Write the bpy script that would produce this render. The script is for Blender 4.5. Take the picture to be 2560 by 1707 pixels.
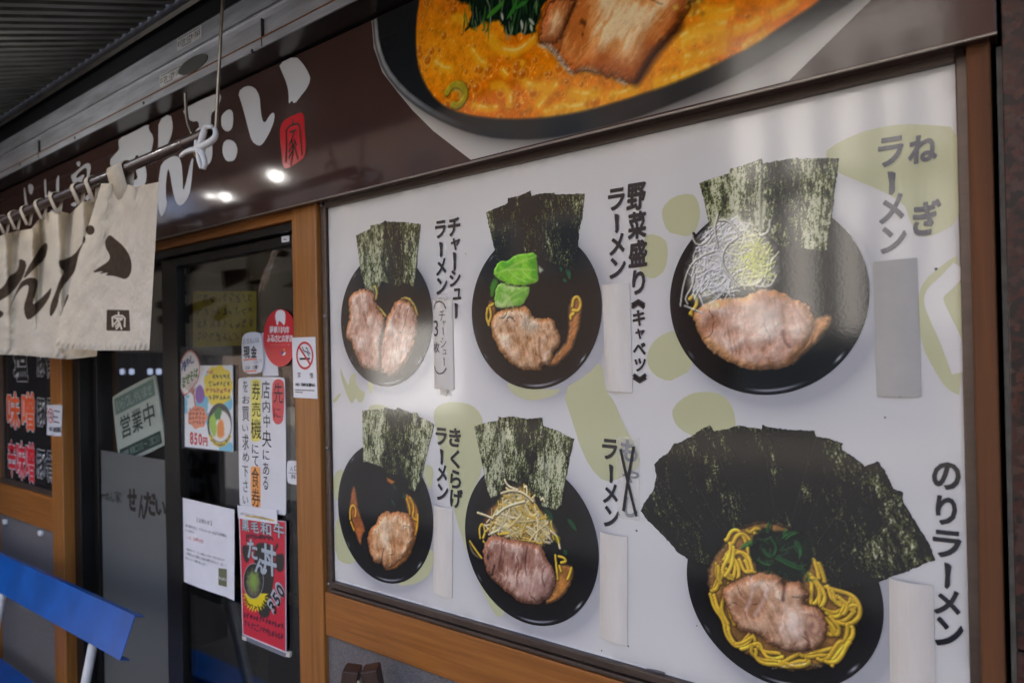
import bpy, bmesh, math, random
import numpy as np
from mathutils import Vector, Matrix
from mathutils.geometry import delaunay_2d_cdt

for o in list(bpy.data.objects):
    bpy.data.objects.remove(o, do_unlink=True)
S = bpy.context.scene
COL = S.collection
R = math.radians

# ------------------------------------------------------------------ camera
PW, PH, PF, PCY = 2560.0, 1707.0, 1707.0, 878.5
CAM = np.array([0.0, -0.85, 1.60])
YAW, PITCH, ROLL = R(52.88), R(0.329), R(-1.191)
_f0 = np.array([-math.cos(YAW), math.sin(YAW), 0.0])
_r0 = np.array([math.sin(YAW), math.cos(YAW), 0.0])
_u0 = np.array([0, 0, 1.0])
FW = _f0 * math.cos(PITCH) + _u0 * math.sin(PITCH)
_u1 = _u0 * math.cos(PITCH) - _f0 * math.sin(PITCH)
RT_ = _r0 * math.cos(ROLL) + _u1 * math.sin(ROLL)
UP = _u1 * math.cos(ROLL) - _r0 * math.sin(ROLL)
cd = bpy.data.cameras.new('camera')
cam = bpy.data.objects.new('camera', cd)
COL.objects.link(cam)
cam.matrix_world = Matrix(((RT_[0], UP[0], -FW[0], CAM[0]), (RT_[1], UP[1], -FW[1], CAM[1]),
                           (RT_[2], UP[2], -FW[2], CAM[2]), (0, 0, 0, 1)))
cd.sensor_width = 36.0
cd.lens = 24.0
cd.shift_y = 25.0 / 2560.0
cd.clip_start = 0.02
cd.clip_end = 500
cd.dof.use_dof = True
cd.dof.focus_distance = 1.02
cd.dof.aperture_fstop = 4.5
S.camera = cam

# ------------------------------------------------------------------ sky, sun, exposure
SUN_EL, SUN_AZ = 52.0, 25.0          # the sun stands behind the shop, high over the roof
wd = bpy.data.worlds.new('World')
S.world = wd
wd.use_nodes = True
nt = wd.node_tree
nt.nodes.clear()
sky = nt.nodes.new('ShaderNodeTexSky')
sky.sky_type = 'NISHITA'
sky.sun_disc = False
sky.sun_elevation = R(SUN_EL)
sky.sun_rotation = R(SUN_AZ)
sky.dust_density = 5.0
sky.air_density = 0.45
sky.ozone_density = 0.15
bg = nt.nodes.new('ShaderNodeBackground')
bg.inputs['Strength'].default_value = 0.14
wo = nt.nodes.new('ShaderNodeOutputWorld')
nt.links.new(sky.outputs[0], bg.inputs[0])
nt.links.new(bg.outputs[0], wo.inputs[0])
sl = bpy.data.lights.new('sun', 'SUN')
sl.energy = 4.0
sl.angle = R(0.6)
sl.color = (1.0, 0.95, 0.88)
sun = bpy.data.objects.new('sun', sl)
COL.objects.link(sun)
# direction towards the sun: azimuth measured from +Y (behind the shop) towards +X
_sd = Vector((math.sin(R(SUN_AZ)) * math.cos(R(SUN_EL)), math.cos(R(SUN_AZ)) * math.cos(R(SUN_EL)), math.sin(R(SUN_EL))))
sun.rotation_euler = _sd.to_track_quat('Z', 'Y').to_euler()
sun.location = (0, 0, 12)
S.view_settings.view_transform = 'Standard'
S.view_settings.look = 'None'
S.view_settings.exposure = 2.95
S.view_settings.gamma = 1.0
S.render.engine = 'CYCLES'
S.cycles.use_denoising = True
S.cycles.max_bounces = 10
S.cycles.diffuse_bounces = 5
S.cycles.glossy_bounces = 5
S.cycles.transparent_max_bounces = 12
S.cycles.caustics_reflective = False
S.cycles.caustics_refractive = False

# ------------------------------------------------------------------ photo pixel -> point on a plane
def ray(px, py):
    return FW + ((px - PW / 2) / PF) * RT_ - ((py - PCY) / PF) * UP
def wp(px, py, Y=0.0):
    d = ray(px, py); return CAM + d * ((Y - CAM[1]) / d[1])
def atx(px, py, X):
    d = ray(px, py); return CAM + d * ((X - CAM[0]) / d[0])
def atz(px, py, Z):
    d = ray(px, py); return CAM + d * ((Z - CAM[2]) / d[2])
CR = {'A': (0, 0, 2.7506), 'B': (850, 0, 2.7506), 'C': (1700, 0, 2.7349), 'D': (0, 430, 2.7512),
      'E': (380, 530, 2.6133), 'F': (0, 900, 1.9422), 'G': (400, 1100, 2.5833), 'b1': (800, 450, 2.8509),
      'b2': (1150, 420, 2.7036), 'b3': (1640, 280, 2.0634), 'b4': (800, 980, 2.6127), 'b5': (1130, 1000, 2.4115),
      'b6': (1550, 1020, 2.2822), 'w': (0, 880, 3.338), 'n': (0, 380, 6.532), 'o': (260, 900, 5.6),
      's': (440, 820, 4.613), 'k': (580, 740, 5.6), 't': (580, 920, 4.127), 'y': (560, 1260, 3.92),
      'f': (200, 1160, 4.612), 'h': (380, 180, 5.6), 'u': (660, 480, 7.84), 'v': (0, 1350, 4.3925),
      'q': (0, 0, 1 / 1.08844), 'p': (0, 0, 1.0)}
def P(k, pts):
    x0, y0, s = CR[k]
    return [(x0 + a / s, y0 + b / s) for a, b in pts]
def XZ(k, pts, Y=0.0):
    return np.array([wp(a, b, Y)[[0, 2]] for a, b in P(k, pts)])
def smooth(pts, n=2, closed=True):
    p = np.asarray(pts, float)
    for _ in range(n):
        q = np.roll(p, -1, 0) if closed else p[1:]
        a = p if closed else p[:-1]
        r = np.empty((len(a) * 2, p.shape[1]))
        r[0::2] = a * .75 + q * .25; r[1::2] = a * .25 + q * .75
        p = r if closed else np.vstack([p[:1], r, p[-1:]])
    return p

# ------------------------------------------------------------------ materials
def lin(c):
    return tuple((v / 255 / 12.92) if v / 255 <= .04045 else ((v / 255 + .055) / 1.055) ** 2.4 for v in c)
MATS = {}
def N(nt, t, **kw):
    n = nt.nodes.new(t)
    for k, v in kw.items():
        if k in n.inputs: n.inputs[k].default_value = v
        else: setattr(n, k, v)
    return n
def mat(name, c, rough=.5, metal=0.0, var=0.0, vscale=8.0, stretch=(1, 1, 1), bump=0.0, bscale=200.0, c2=None, spec=.5, detail=6, lo=.35, hi=.65, coat=0.0, world=True):
    if name in MATS: return MATS[name]
    m = bpy.data.materials.new(name); m.use_nodes = True
    nt = m.node_tree; b = nt.nodes['Principled BSDF']
    b.inputs['Roughness'].default_value = rough; b.inputs['Metallic'].default_value = metal
    b.inputs['Specular IOR Level'].default_value = spec
    b.inputs['Base Color'].default_value = (*lin(c), 1)
    if coat: b.inputs['Coat Weight'].default_value = coat; b.inputs['Coat Roughness'].default_value = .08
    g = N(nt, 'ShaderNodeNewGeometry')
    mp = N(nt, 'ShaderNodeMapping'); mp.inputs['Scale'].default_value = stretch
    nt.links.new(g.outputs['Position'], mp.inputs[0])
    if var or c2:
        n = N(nt, 'ShaderNodeTexNoise', Scale=vscale, Detail=detail, Roughness=.6)
        nt.links.new(mp.outputs[0], n.inputs['Vector'])
        r = N(nt, 'ShaderNodeValToRGB')
        r.color_ramp.elements[0].position = lo; r.color_ramp.elements[1].position = hi
        k = c2 if c2 else tuple(max(0, v * (1 - var)) for v in c)
        r.color_ramp.elements[0].color = (*lin(k), 1); r.color_ramp.elements[1].color = (*lin(c), 1)
        nt.links.new(n.outputs[0], r.inputs[0]); nt.links.new(r.outputs[0], b.inputs['Base Color'])
        rr = N(nt, 'ShaderNodeMapRange'); rr.inputs[3].default_value = rough * .8; rr.inputs[4].default_value = min(1, rough * 1.25)
        nt.links.new(n.outputs[0], rr.inputs[0]); nt.links.new(rr.outputs[0], b.inputs['Roughness'])
    if bump:
        n2 = N(nt, 'ShaderNodeTexNoise', Scale=bscale, Detail=3)
        nt.links.new(mp.outputs[0], n2.inputs['Vector'])
        bp = N(nt, 'ShaderNodeBump', Strength=bump, Distance=.002)
        nt.links.new(n2.outputs[0], bp.inputs['Height']); nt.links.new(bp.outputs[0], b.inputs['Normal'])
    MATS[name] = m
    return m
def printmat(name, rough=.3, bump=.0, bscale=350, spec=.5, two=False, grain=0.0):
    """ink on film, paper or cloth: the colour attribute is the print"""
    if name in MATS: return MATS[name]
    m = bpy.data.materials.new(name); m.use_nodes = True
    nt = m.node_tree; b = nt.nodes['Principled BSDF']
    a = N(nt, 'ShaderNodeAttribute', attribute_name='ink')
    nt.links.new(a.outputs['Color'], b.inputs['Base Color'])
    b.inputs['Roughness'].default_value = rough; b.inputs['Specular IOR Level'].default_value = spec
    if bump:
        g = N(nt, 'ShaderNodeNewGeometry')
        n2 = N(nt, 'ShaderNodeTexNoise', Scale=bscale, Detail=2)
        nt.links.new(g.outputs['Position'], n2.inputs['Vector'])
        bp = N(nt, 'ShaderNodeBump', Strength=bump, Distance=.001)
        nt.links.new(n2.outputs[0], bp.inputs['Height']); nt.links.new(bp.outputs[0], b.inputs['Normal'])
    MATS[name] = m
    return m
def ink(name, c, rough=.3, bump=.0, bscale=350, spec=.5):
    return mat(name, c, rough=rough, bump=bump, bscale=bscale, spec=spec)
def emit(name, c, s):
    m = bpy.data.materials.new(name); m.use_nodes = True
    nt = m.node_tree; nt.nodes.clear()
    e = N(nt, 'ShaderNodeEmission', Strength=s); e.inputs[0].default_value = (*c, 1)
    o = N(nt, 'ShaderNodeOutputMaterial'); nt.links.new(e.outputs[0], o.inputs[0])
    return m
def glassmat(name, tint=(.82, .86, .84), ior=1.5):
    m = bpy.data.materials.new(name); m.use_nodes = True
    nt = m.node_tree; nt.nodes.clear()
    t = N(nt, 'ShaderNodeBsdfTransparent'); t.inputs[0].default_value = (*tint, 1)
    g = N(nt, 'ShaderNodeBsdfGlossy', Roughness=.005)
    f = N(nt, 'ShaderNodeFresnel'); ge = N(nt, 'ShaderNodeNewGeometry'); mr = N(nt, 'ShaderNodeMapRange')
    mr.inputs[3].default_value = ior; mr.inputs[4].default_value = 1 / ior      # a thin pane: both of its faces reflect like air to glass
    nt.links.new(ge.outputs['Backfacing'], mr.inputs[0]); nt.links.new(mr.outputs[0], f.inputs['IOR']); x = N(nt, 'ShaderNodeMixShader')
    o = N(nt, 'ShaderNodeOutputMaterial')
    nt.links.new(f.outputs[0], x.inputs[0]); nt.links.new(t.outputs[0], x.inputs[1]); nt.links.new(g.outputs[0], x.inputs[2])
    nt.links.new(x.outputs[0], o.inputs[0])
    return m
def filmmat(name, c, alpha, rough=.25):
    """thin translucent film: part lets light through, part scatters it"""
    m = bpy.data.materials.new(name); m.use_nodes = True
    nt = m.node_tree; b = nt.nodes['Principled BSDF']
    b.inputs['Base Color'].default_value = (*lin(c), 1); b.inputs['Roughness'].default_value = rough
    b.inputs['Alpha'].default_value = alpha
    return m
def wood(name, c1, c2, axis, rough=.42):
    """varnished timber, grain along one axis (0 x, 2 z), with rubbed pale scuffs"""
    m = bpy.data.materials.new(name); m.use_nodes = True
    nt = m.node_tree; b = nt.nodes['Principled BSDF']
    g = N(nt, 'ShaderNodeNewGeometry')
    sc = [70, 70, 70]; sc[axis] = 2.2
    mp = N(nt, 'ShaderNodeMapping'); mp.inputs['Scale'].default_value = sc
    nt.links.new(g.outputs['Position'], mp.inputs[0])
    n = N(nt, 'ShaderNodeTexNoise', Scale=1.6, Detail=8, Roughness=.65, Distortion=.6)
    nt.links.new(mp.outputs[0], n.inputs['Vector'])
    r = N(nt, 'ShaderNodeValToRGB')
    r.color_ramp.elements[0].position = .25; r.color_ramp.elements[1].position = .75
    r.color_ramp.elements[0].color = (*lin(c1), 1); r.color_ramp.elements[1].color = (*lin(c2), 1)
    nt.links.new(n.outputs[0], r.inputs[0])
    s2 = [90, 90, 90]; s2[axis] = 24
    mp2 = N(nt, 'ShaderNodeMapping'); mp2.inputs['Scale'].default_value = s2
    nt.links.new(g.outputs['Position'], mp2.inputs[0])
    n2 = N(nt, 'ShaderNodeTexNoise', Scale=.42, Detail=5, Roughness=.7)
    nt.links.new(mp2.outputs[0], n2.inputs['Vector'])
    r2 = N(nt, 'ShaderNodeMapRange'); r2.inputs[1].default_value = .66; r2.inputs[2].default_value = .74
    nt.links.new(n2.outputs[0], r2.inputs[0])
    mx = N(nt, 'ShaderNodeMixRGB'); mx.inputs[2].default_value = (*lin((206, 152, 100)), 1)
    ml = N(nt, 'ShaderNodeMath', operation='MULTIPLY'); ml.inputs[1].default_value = .55
    nt.links.new(r2.outputs[0], ml.inputs[0]); nt.links.new(ml.outputs[0], mx.inputs[0])
    nt.links.new(r.outputs[0], mx.inputs[1]); nt.links.new(mx.outputs[0], b.inputs['Base Color'])
    b.inputs['Roughness'].default_value = rough
    bp = N(nt, 'ShaderNodeBump', Strength=.25, Distance=.0008)
    nt.links.new(n.outputs[0], bp.inputs['Height']); nt.links.new(bp.outputs[0], b.inputs['Normal'])
    return m

# ------------------------------------------------------------------ objects
def tag(o, label=None, cat=None, group=None, kind=None):
    if label: o['label'] = label
    if cat: o['category'] = cat
    if group: o['group'] = group
    if kind: o['kind'] = kind
    return o
def empty(name, loc, label, cat, group=None, kind=None):
    o = bpy.data.objects.new(name, None); o.empty_display_size = .05
    o.location = loc; COL.objects.link(o)
    return tag(o, label, cat, group, kind)
def link(name, me, m=None, parent=None, smoothed=False):
    o = bpy.data.objects.new(name, me); COL.objects.link(o)
    if m is not None: me.materials.append(m)
    if smoothed:
        me.polygons.foreach_set('use_smooth', [True] * len(me.polygons))
    if parent is not None:
        o.parent = parent
        # meshes are built in world coordinates; only an Empty has an offset of its own
        pm = Matrix.Translation(parent.location) if parent.type == 'EMPTY' else Matrix.Identity(4)
        o.matrix_parent_inverse = pm.inverted()
    return o
def mesh(name, v, f):
    me = bpy.data.meshes.new(name); me.from_pydata([tuple(map(float, a)) for a in v], [], f); me.update()
    return me
def box(name, x0, x1, y0, y1, z0, z1, m, parent=None, bevel=.0012):
    bm = bmesh.new()
    bmesh.ops.create_cube(bm, size=1)
    for v in bm.verts:
        v.co = Vector(((x0 + x1) / 2 + v.co.x * abs(x1 - x0), (y0 + y1) / 2 + v.co.y * abs(y1 - y0), (z0 + z1) / 2 + v.co.z * abs(z1 - z0)))
    if bevel: bmesh.ops.bevel(bm, geom=bm.edges[:], offset=bevel, segments=2, affect='EDGES', profile=.5)
    me = bpy.data.meshes.new(name); bm.to_mesh(me); bm.free()
    return link(name, me, m, parent)
def extrude_x(name, prof, x0, x1, m, parent=None, closed=True, seg=1, smoothed=False):
    """profile of (y, z) points run along x"""
    n = len(prof); v = []; f = []
    xs = [x0 + (x1 - x0) * i / seg for i in range(seg + 1)]
    for x in xs: v += [(x, a, b) for a, b in prof]
    k = n if closed else n - 1
    for s in range(seg):
        for i in range(k):
            j = (i + 1) % n
            f.append((s * n + i, s * n + j, (s + 1) * n + j, (s + 1) * n + i))
    if closed: f += [tuple(range(n))[::-1], tuple(range(seg * n, seg * n + n))]
    me = mesh(name, v, f)
    bm = bmesh.new(); bm.from_mesh(me); bmesh.ops.recalc_face_normals(bm, faces=bm.faces[:]); bm.to_mesh(me); bm.free()
    return link(name, me, m, parent, smoothed)
def tube(name, pts, r, m, parent=None, seg=10, closed=False, caps=True, flat=None):
    """round bar along a path; r a number or one per point"""
    p = [Vector(a) for a in pts]; n = len(p)
    rr = [r] * n if not hasattr(r, '__len__') else list(r)
    v = []; f = []; up = None
    for i in range(n):
        t = (p[(i + 1) % n] - p[i - 1]) if closed else (p[min(i + 1, n - 1)] - p[max(i - 1, 0)])
        t.normalize()
        if up is None:
            up = Vector((0, 1, 0)) if abs(t.y) < .8 else Vector((0, 0, 1))
        a = t.cross(up).normalized(); up = a.cross(t).normalized()
        for k in range(seg):
            w = 2 * math.pi * k / seg
            v.append(p[i] + (a * math.cos(w) + up * math.sin(w) * (flat or 1)) * rr[i])
    for i in range(n if closed else n - 1):
        j = (i + 1) % n
        for k in range(seg):
            l = (k + 1) % seg
            f.append((i * seg + k, i * seg + l, j * seg + l, j * seg + k))
    if caps and not closed: f += [tuple(range(seg))[::-1], tuple(range((n - 1) * seg, n * seg))]
    me = mesh(name, v, f)
    bm = bmesh.new(); bm.from_mesh(me); bmesh.ops.recalc_face_normals(bm, faces=bm.faces[:]); bm.to_mesh(me); bm.free()
    return link(name, me, m, parent, True)
def cat_rom(pts, n=6):
    p = [np.asarray(a, float) for a in pts]; p = [2 * p[0] - p[1]] + p + [2 * p[-1] - p[-2]]
    out = []
    for i in range(1, len(p) - 2):
        for k in range(n):
            t = k / n
            out.append(.5 * (2 * p[i] + (p[i + 1] - p[i - 1]) * t + (2 * p[i - 1] - 5 * p[i] + 4 * p[i + 1] - p[i + 2]) * t * t + (-p[i - 1] + 3 * p[i] - 3 * p[i + 1] + p[i + 2]) * t ** 3))
    out.append(p[-2])
    return out

# flat printed shapes -------------------------------------------------
def decal(name, polys, Y, m, parent=None):
    """ink shapes lying on a surface; Y a number or a function of x, z"""
    V = []; F = []
    for q in polys:
        n = len(q)
        r = delaunay_2d_cdt([Vector((float(a), float(b))) for a, b in q], [(i, (i + 1) % n) for i in range(n)], [], 1, 1e-7)
        k = len(V); V += [(v.x, (Y(v.x, v.y) if callable(Y) else Y), v.y) for v in r[0]]
        for f in r[2]:
            a, b, c = (r[0][i] for i in f)
            f = f if (b - a).cross(c - a) > 0 else f[::-1]
            F.append(tuple(i + k for i in f))
    return link(name, mesh(name, V, F), m, parent)
def strokes_poly(pts, w0, w1=None):
    """outline of a brush line"""
    p = np.asarray(pts, float); n = len(p); w1 = w0 if w1 is None else w1
    t = np.gradient(p, axis=0); t /= np.linalg.norm(t, axis=1, keepdims=True) + 1e-9
    nn = np.stack([-t[:, 1], t[:, 0]], 1); w = np.linspace(w0, w1, n)[:, None] / 2
    return np.vstack([p + nn * w, (p - nn * w)[::-1]])
GL = {}
def glyph(ch, bold):
    key = (ch, bold)
    if key in GL: return GL[key]
    if ch == '|':      # the long vowel mark in vertical writing: one brush bar
        v = np.array([(.15, 1), (.6, .97), (.9, .88), (.82, .5), (.85, .15), (.6, 0), (.3, .06), (.32, .5)]); GL[key] = (v, [tuple(range(8))]); return GL[key]
    cu = bpy.data.curves.new('glyph', 'FONT'); cu.body = ch; cu.size = 1; cu.offset = bold; cu.resolution_u = 3
    o = bpy.data.objects.new('glyph', cu); COL.objects.link(o)
    dg = bpy.context.evaluated_depsgraph_get(); dg.update()
    me = o.evaluated_get(dg).to_mesh()
    v = np.array([(a.co.x, a.co.y) for a in me.vertices]).reshape(-1, 2); f = [tuple(q.vertices) for q in me.polygons]
    o.evaluated_get(dg).to_mesh_clear()
    bpy.data.objects.remove(o, do_unlink=True); bpy.data.curves.remove(cu)
    if len(v):
        lo = v.min(0); sz = np.maximum(v.max(0) - lo, 1e-4); v = (v - lo) / sz
        GL[key] = (v, f, sz)
    else: GL[key] = (np.zeros((0, 2)), [], np.ones(2))
    return GL[key]
def lettering(name, items, Y, m, parent=None, bold=.02, shear=0.0, wob=0.0, k=None, seed=1):
    """items: (char, x0, y0, x1, y1) boxes in photo pixels of crop k, set upright on the wall plane"""
    rg = random.Random(seed); V = []; F = []; YY = Y if not callable(Y) else 0.0
    for ch, x0, y0, x1, y1 in items:
        (ax, ay), (bx, by) = P(k, [(x0, y0), (x1, y1)])
        xc, yc = (ax + bx) / 2, (ay + by) / 2
        c = wp(xc, yc, YY); w = wp(bx, yc, YY)[0] - wp(ax, yc, YY)[0]; h = wp(xc, ay, YY)[2] - wp(xc, by, YY)[2]
        rr_ = rg.uniform(-wob, wob)
        if bold > .016 and ch != '|':      # dense characters: thickened by strokes laid side by side
            b0 = .008 if ord(ch) > 0x4E00 else .014
            for j in range(6):
                a = j * 1.0472; e = (bold - b0) * .9
                yj = (lambda x, z, j=j: Y(x, z) - j * 3e-5) if callable(Y) else Y - j * 3e-5
                put(V, F, ch, b0, c[0] + math.cos(a) * e * w, c[2] + math.sin(a) * e * h, w * (1 - e), h * (1 - e), yj, shear, rr_)
        else: put(V, F, ch, bold, c[0], c[2], w, h, Y, shear, rr_)
    me = mesh(name, V, F)
    return link(name, me, m, parent)
def put(V, F, ch, bold, xc, zc, w, h, Y, shear=0, rot=0):
    g = glyph(ch, bold); v = (g[0] - .5) * (w, h)
    n = len(V)
    for a, b in v:
        a = a + shear * b
        a, b = a * math.cos(rot) - b * math.sin(rot), a * math.sin(rot) + b * math.cos(rot)
        V.append((xc + a, Y(xc + a, zc + b) if callable(Y) else Y, zc + b))
    F += [tuple(i + n for i in q) for q in g[1]]
def textline(name, s, x, z, size, Y, m, parent=None, bold=.0, squeeze=1.0, ang=0.0, align='L'):
    """one horizontal line of print, natural glyph metrics, size = em height in metres"""
    V = []; F = []; cx = 0.0; adv = []
    for ch in s:
        if ch == ' ': adv.append((ch, cx)); cx += .5 * size * squeeze; continue
        full = ord(ch) > 0x2E00
        a = (1.0 if full else .58) * size * squeeze
        adv.append((ch, cx + a / 2)); cx += a
    off = 0 if align == 'L' else -cx / 2
    ca, sa = math.cos(ang), math.sin(ang)
    for ch, a in adv:
        if ch == ' ': continue
        g = glyph(ch, bold); w, h = g[2][0] * size * squeeze * .92, g[2][1] * size * .92
        dz = .38 * size if ord(ch) > 0x2E00 else h / 2
        if ch in '、。,.': dz = h / 2
        if ch in '-ー一~〜': dz = .36 * size
        lx = a + off
        put(V, F, ch, bold, x + lx * ca - dz * sa, z + lx * sa + dz * ca, w, h, Y, 0, ang)
    me = mesh(name, V, F)
    return link(name, me, m, parent)

# painted prints ------------------------------------------------------
_T = np.random.RandomState(5).rand(256, 256)
def vn(u, v):
    iu = np.floor(u).astype(int); iv = np.floor(v).astype(int); fu = u - iu; fv = v - iv
    fu = fu * fu * (3 - 2 * fu); fv = fv * fv * (3 - 2 * fv)
    a = _T[iu & 255, iv & 255]; b = _T[(iu + 1) & 255, iv & 255]; c = _T[iu & 255, (iv + 1) & 255]; d = _T[(iu + 1) & 255, (iv + 1) & 255]
    return (a * (1 - fu) + b * fu) * (1 - fv) + (c * (1 - fu) + d * fu) * fv
def fbm(u, v, o=4):
    s = 0; a = .5; t = 0
    for i in range(o):
        s = s + a * vn(u + 17.3 * i, v + 9.1 * i); t += a; u = u * 2.03; v = v * 2.03; a *= .55
    return s / t
def sst(a, b, x):
    t = np.clip((x - a) / (b - a), 0, 1); return t * t * (3 - 2 * t)
def poly_sd(Q, X, Z):
    Q = np.asarray(Q, float); d = np.full(X.shape, 1e9); s = np.zeros(X.shape, bool)
    for i in range(len(Q)):
        a = Q[i]; b = Q[(i + 1) % len(Q)]; e = b - a; wx = X - a[0]; wz = Z - a[1]
        t = np.clip((wx * e[0] + wz * e[1]) / (e @ e + 1e-18), 0, 1)
        d = np.minimum(d, (wx - t * e[0]) ** 2 + (wz - t * e[1]) ** 2)
        if e[1] != 0:
            s ^= ((a[1] <= Z) != (b[1] <= Z)) & (X < a[0] + (Z - a[1]) / e[1] * e[0])
    return np.where(s, -1, 1) * np.sqrt(d)
def line_d(Q, X, Z):
    Q = np.asarray(Q, float); d = np.full(X.shape, 1e9); tt = np.zeros(X.shape); sg = np.zeros(X.shape)
    for i in range(len(Q) - 1):
        a = Q[i]; e = Q[i + 1] - a; wx = X - a[0]; wz = Z - a[1]
        t = np.clip((wx * e[0] + wz * e[1]) / (e @ e + 1e-18), 0, 1)
        q = (wx - t * e[0]) ** 2 + (wz - t * e[1]) ** 2; m = q < d
        d = np.where(m, q, d); tt = np.where(m, (i + t) / (len(Q) - 1), tt); sg = np.where(m, np.sign(wx * e[1] - wz * e[0]), sg)
    return np.sqrt(d), tt, sg
def gblur(a, sig):
    ny, nx = a.shape; p = int(sig * 3) + 1; q = np.pad(a, p, mode='edge')
    fy = np.fft.fftfreq(q.shape[0])[:, None]; fx = np.fft.rfftfreq(q.shape[1])[None]
    return np.fft.irfft2(np.fft.rfft2(q) * np.exp(-2 * (np.pi * sig) ** 2 * (fx * fx + fy * fy)), q.shape)[p:p + ny, p:p + nx]
class Pic:
    """a printed photograph, worked out cell by cell: colour, and the relief of the food that was photographed"""
    def __init__(s, b, cell, bgc=(20, 22, 25)):
        s.c = cell; x = np.arange(b[0] - cell * 3, b[1] + cell * 3, cell); z = np.arange(b[2] - cell * 3, b[3] + cell * 3, cell)
        s.X, s.Z = np.meshgrid(x, z); s.rgb = np.empty(s.X.shape + (3,)); s.rgb[:] = bgc; s.x = x; s.z = z
        s.h = np.zeros(s.X.shape); s.g = np.zeros(s.X.shape); s.lv = 0.0
    def win(s, Q, mg):
        Q = np.asarray(Q); a, b = Q.min(0) - mg, Q.max(0) + mg
        i0, i1 = np.searchsorted(s.x, [a[0], b[0]]); j0, j1 = np.searchsorted(s.z, [a[1], b[1]])
        return (slice(j0, j1), slice(i0, i1))
    def mix(s, w, m, col):
        m = m[..., None]; s.rgb[w] = s.rgb[w] * (1 - m) + np.asarray(col) * m
    def rise(s, w, m, h, g):
        s.h[w] = s.h[w] * (1 - m) + h * m; s.g[w] = s.g[w] * (1 - m) + g * m
    def fill(s, Q, col, soft=.0008, a=1.0, rag=0.0, rs=.006, hh=None, g=0.0, mott=0.0):
        w = s.win(Q, soft * 2 + rag + .002); X, Z = s.X[w], s.Z[w]
        if X.size == 0: return
        d = poly_sd(Q, X, Z)
        if rag: d = d + (fbm(X / rs, Z / rs) - .5) * 2 * rag
        m = np.clip(.5 - d / soft / 2, 0, 1) * a
        if mott: col = np.asarray(col) * (1 + (fbm(X / .011, Z / .011, 4) - .5) * mott * 2)[..., None]
        s.mix(w, m, col)
        if hh is not None: s.rise(w, m, hh + (fbm(X / .004, Z / .004) - .5) * .0012, g)
    def line(s, Q, wd, col, soft=.0006, a=1.0, taper=False, hh=None, g=.3):
        w = s.win(Q, wd + soft * 2); X, Z = s.X[w], s.Z[w]
        if X.size == 0: return
        d, t, sg = line_d(Q, X, Z)
        ww = wd / 2 * (np.sin(np.pi * np.clip(t, .02, .98)) ** .5 if taper else 1)
        m = np.clip(.5 - (d - ww) / soft / 2, 0, 1) * a
        s.mix(w, m, col)
        if hh is not None: s.rise(w, m, hh + .5 * wd * np.sqrt(np.clip(1 - (d / (ww + 1e-6)) ** 2, .05, 1)), g)
    def noodle(s, Q, wd, col=(222, 186, 62), dark=(120, 78, 24), a=1.0, hi=None, g=.34, hs=1.0):
        w = s.win(Q, wd); X, Z = s.X[w], s.Z[w]
        if X.size == 0: return
        d, t, sg = line_d(Q, X, Z); r = d / (wd / 2)
        s.mix(w, np.clip(1.5 - r, 0, 1) * .35 * a, dark)
        cc = np.asarray(col) * (1 + (fbm(X / .009 + s.lv * 900, Z / .009) - .5) * .3)[..., None]
        m = np.clip((1.05 - r) * 3.5, 0, 1) * a
        s.mix(w, m, cc); s.lv += .00002
        s.rise(w, m, .004 + s.lv * hs + .5 * wd * hs * np.sqrt(np.clip(1 - r * r, .3, 1)), g)
    def soft_noodle(s, Q, wd, col, a=.8):
        w = s.win(Q, wd * 1.4); X, Z = s.X[w], s.Z[w]
        if X.size == 0: return
        d, t, sg = line_d(Q, X, Z); r = d / (wd / 2); e = sst(0, .15, t) * sst(1, .85, t)
        k = np.exp(-r ** 4) * a * (.35 + .65 * e); s.mix(w, k, col)
        hl = np.exp(-((r * sg + .3) / .3) ** 2) * a * .8 * sst(.4, .7, fbm(X / .012, Z / .012)) * e; s.mix(w, hl, (255, 244, 176))
    def nori(s, Q, tone, seed, ang=0.0, light=(198, 200, 164), mid=(92, 102, 54), dark=(14, 17, 17), fs=1.0, rag=.0012, gain=1.0):
        w = s.win(Q, .004); X, Z = s.X[w], s.Z[w]
        d = poly_sd(Q, X, Z) + (fbm(X / .003 + seed, Z / .003) - .5) * 2 * rag
        ca, sa = math.cos(ang), math.sin(ang); U = X * ca + Z * sa; V = -X * sa + Z * ca
        q = np.asarray(Q); u0 = (q[:, 0] * ca + q[:, 1] * sa); t = (U - u0.min()) / (u0.max() - u0.min())
        t = t + .05 * (fbm(X / .03, Z / .03 + seed) - .5)
        ton = tone(t, (Z - q[:, 1].min()) / np.ptp(q[:, 1])) if callable(tone) else np.interp(t, [a for a, b in tone], [b for a, b in tone])
        n = fbm(U / (.0017 * fs) + seed, V / (.0068 * fs), 4); n2 = fbm(U / (.010 * fs) + seed * 2, V / (.026 * fs), 3)
        n3 = fbm(U / (.0010 * fs) - seed, V / (.0014 * fs), 2)
        k = (n * .55 + n3 * .45 - .5) * 2.9 + (n2 - .5) * 1.4 + (ton - .52) * 1.7 * gain
        cc = np.asarray(dark) + (np.asarray(mid) - np.asarray(dark)) * sst(-.3, .2, k)[..., None]
        cc = cc + (np.asarray(light) - cc) * sst(.16, .62, k)[..., None]
        m = np.clip(.5 - d / .0012, 0, 1)
        s.mix(w, m, cc)
        s.rise(w, m, .003 + .005 * fbm(U / .022 + seed, V / .09, 2) + .0006 * n, .12)
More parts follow.
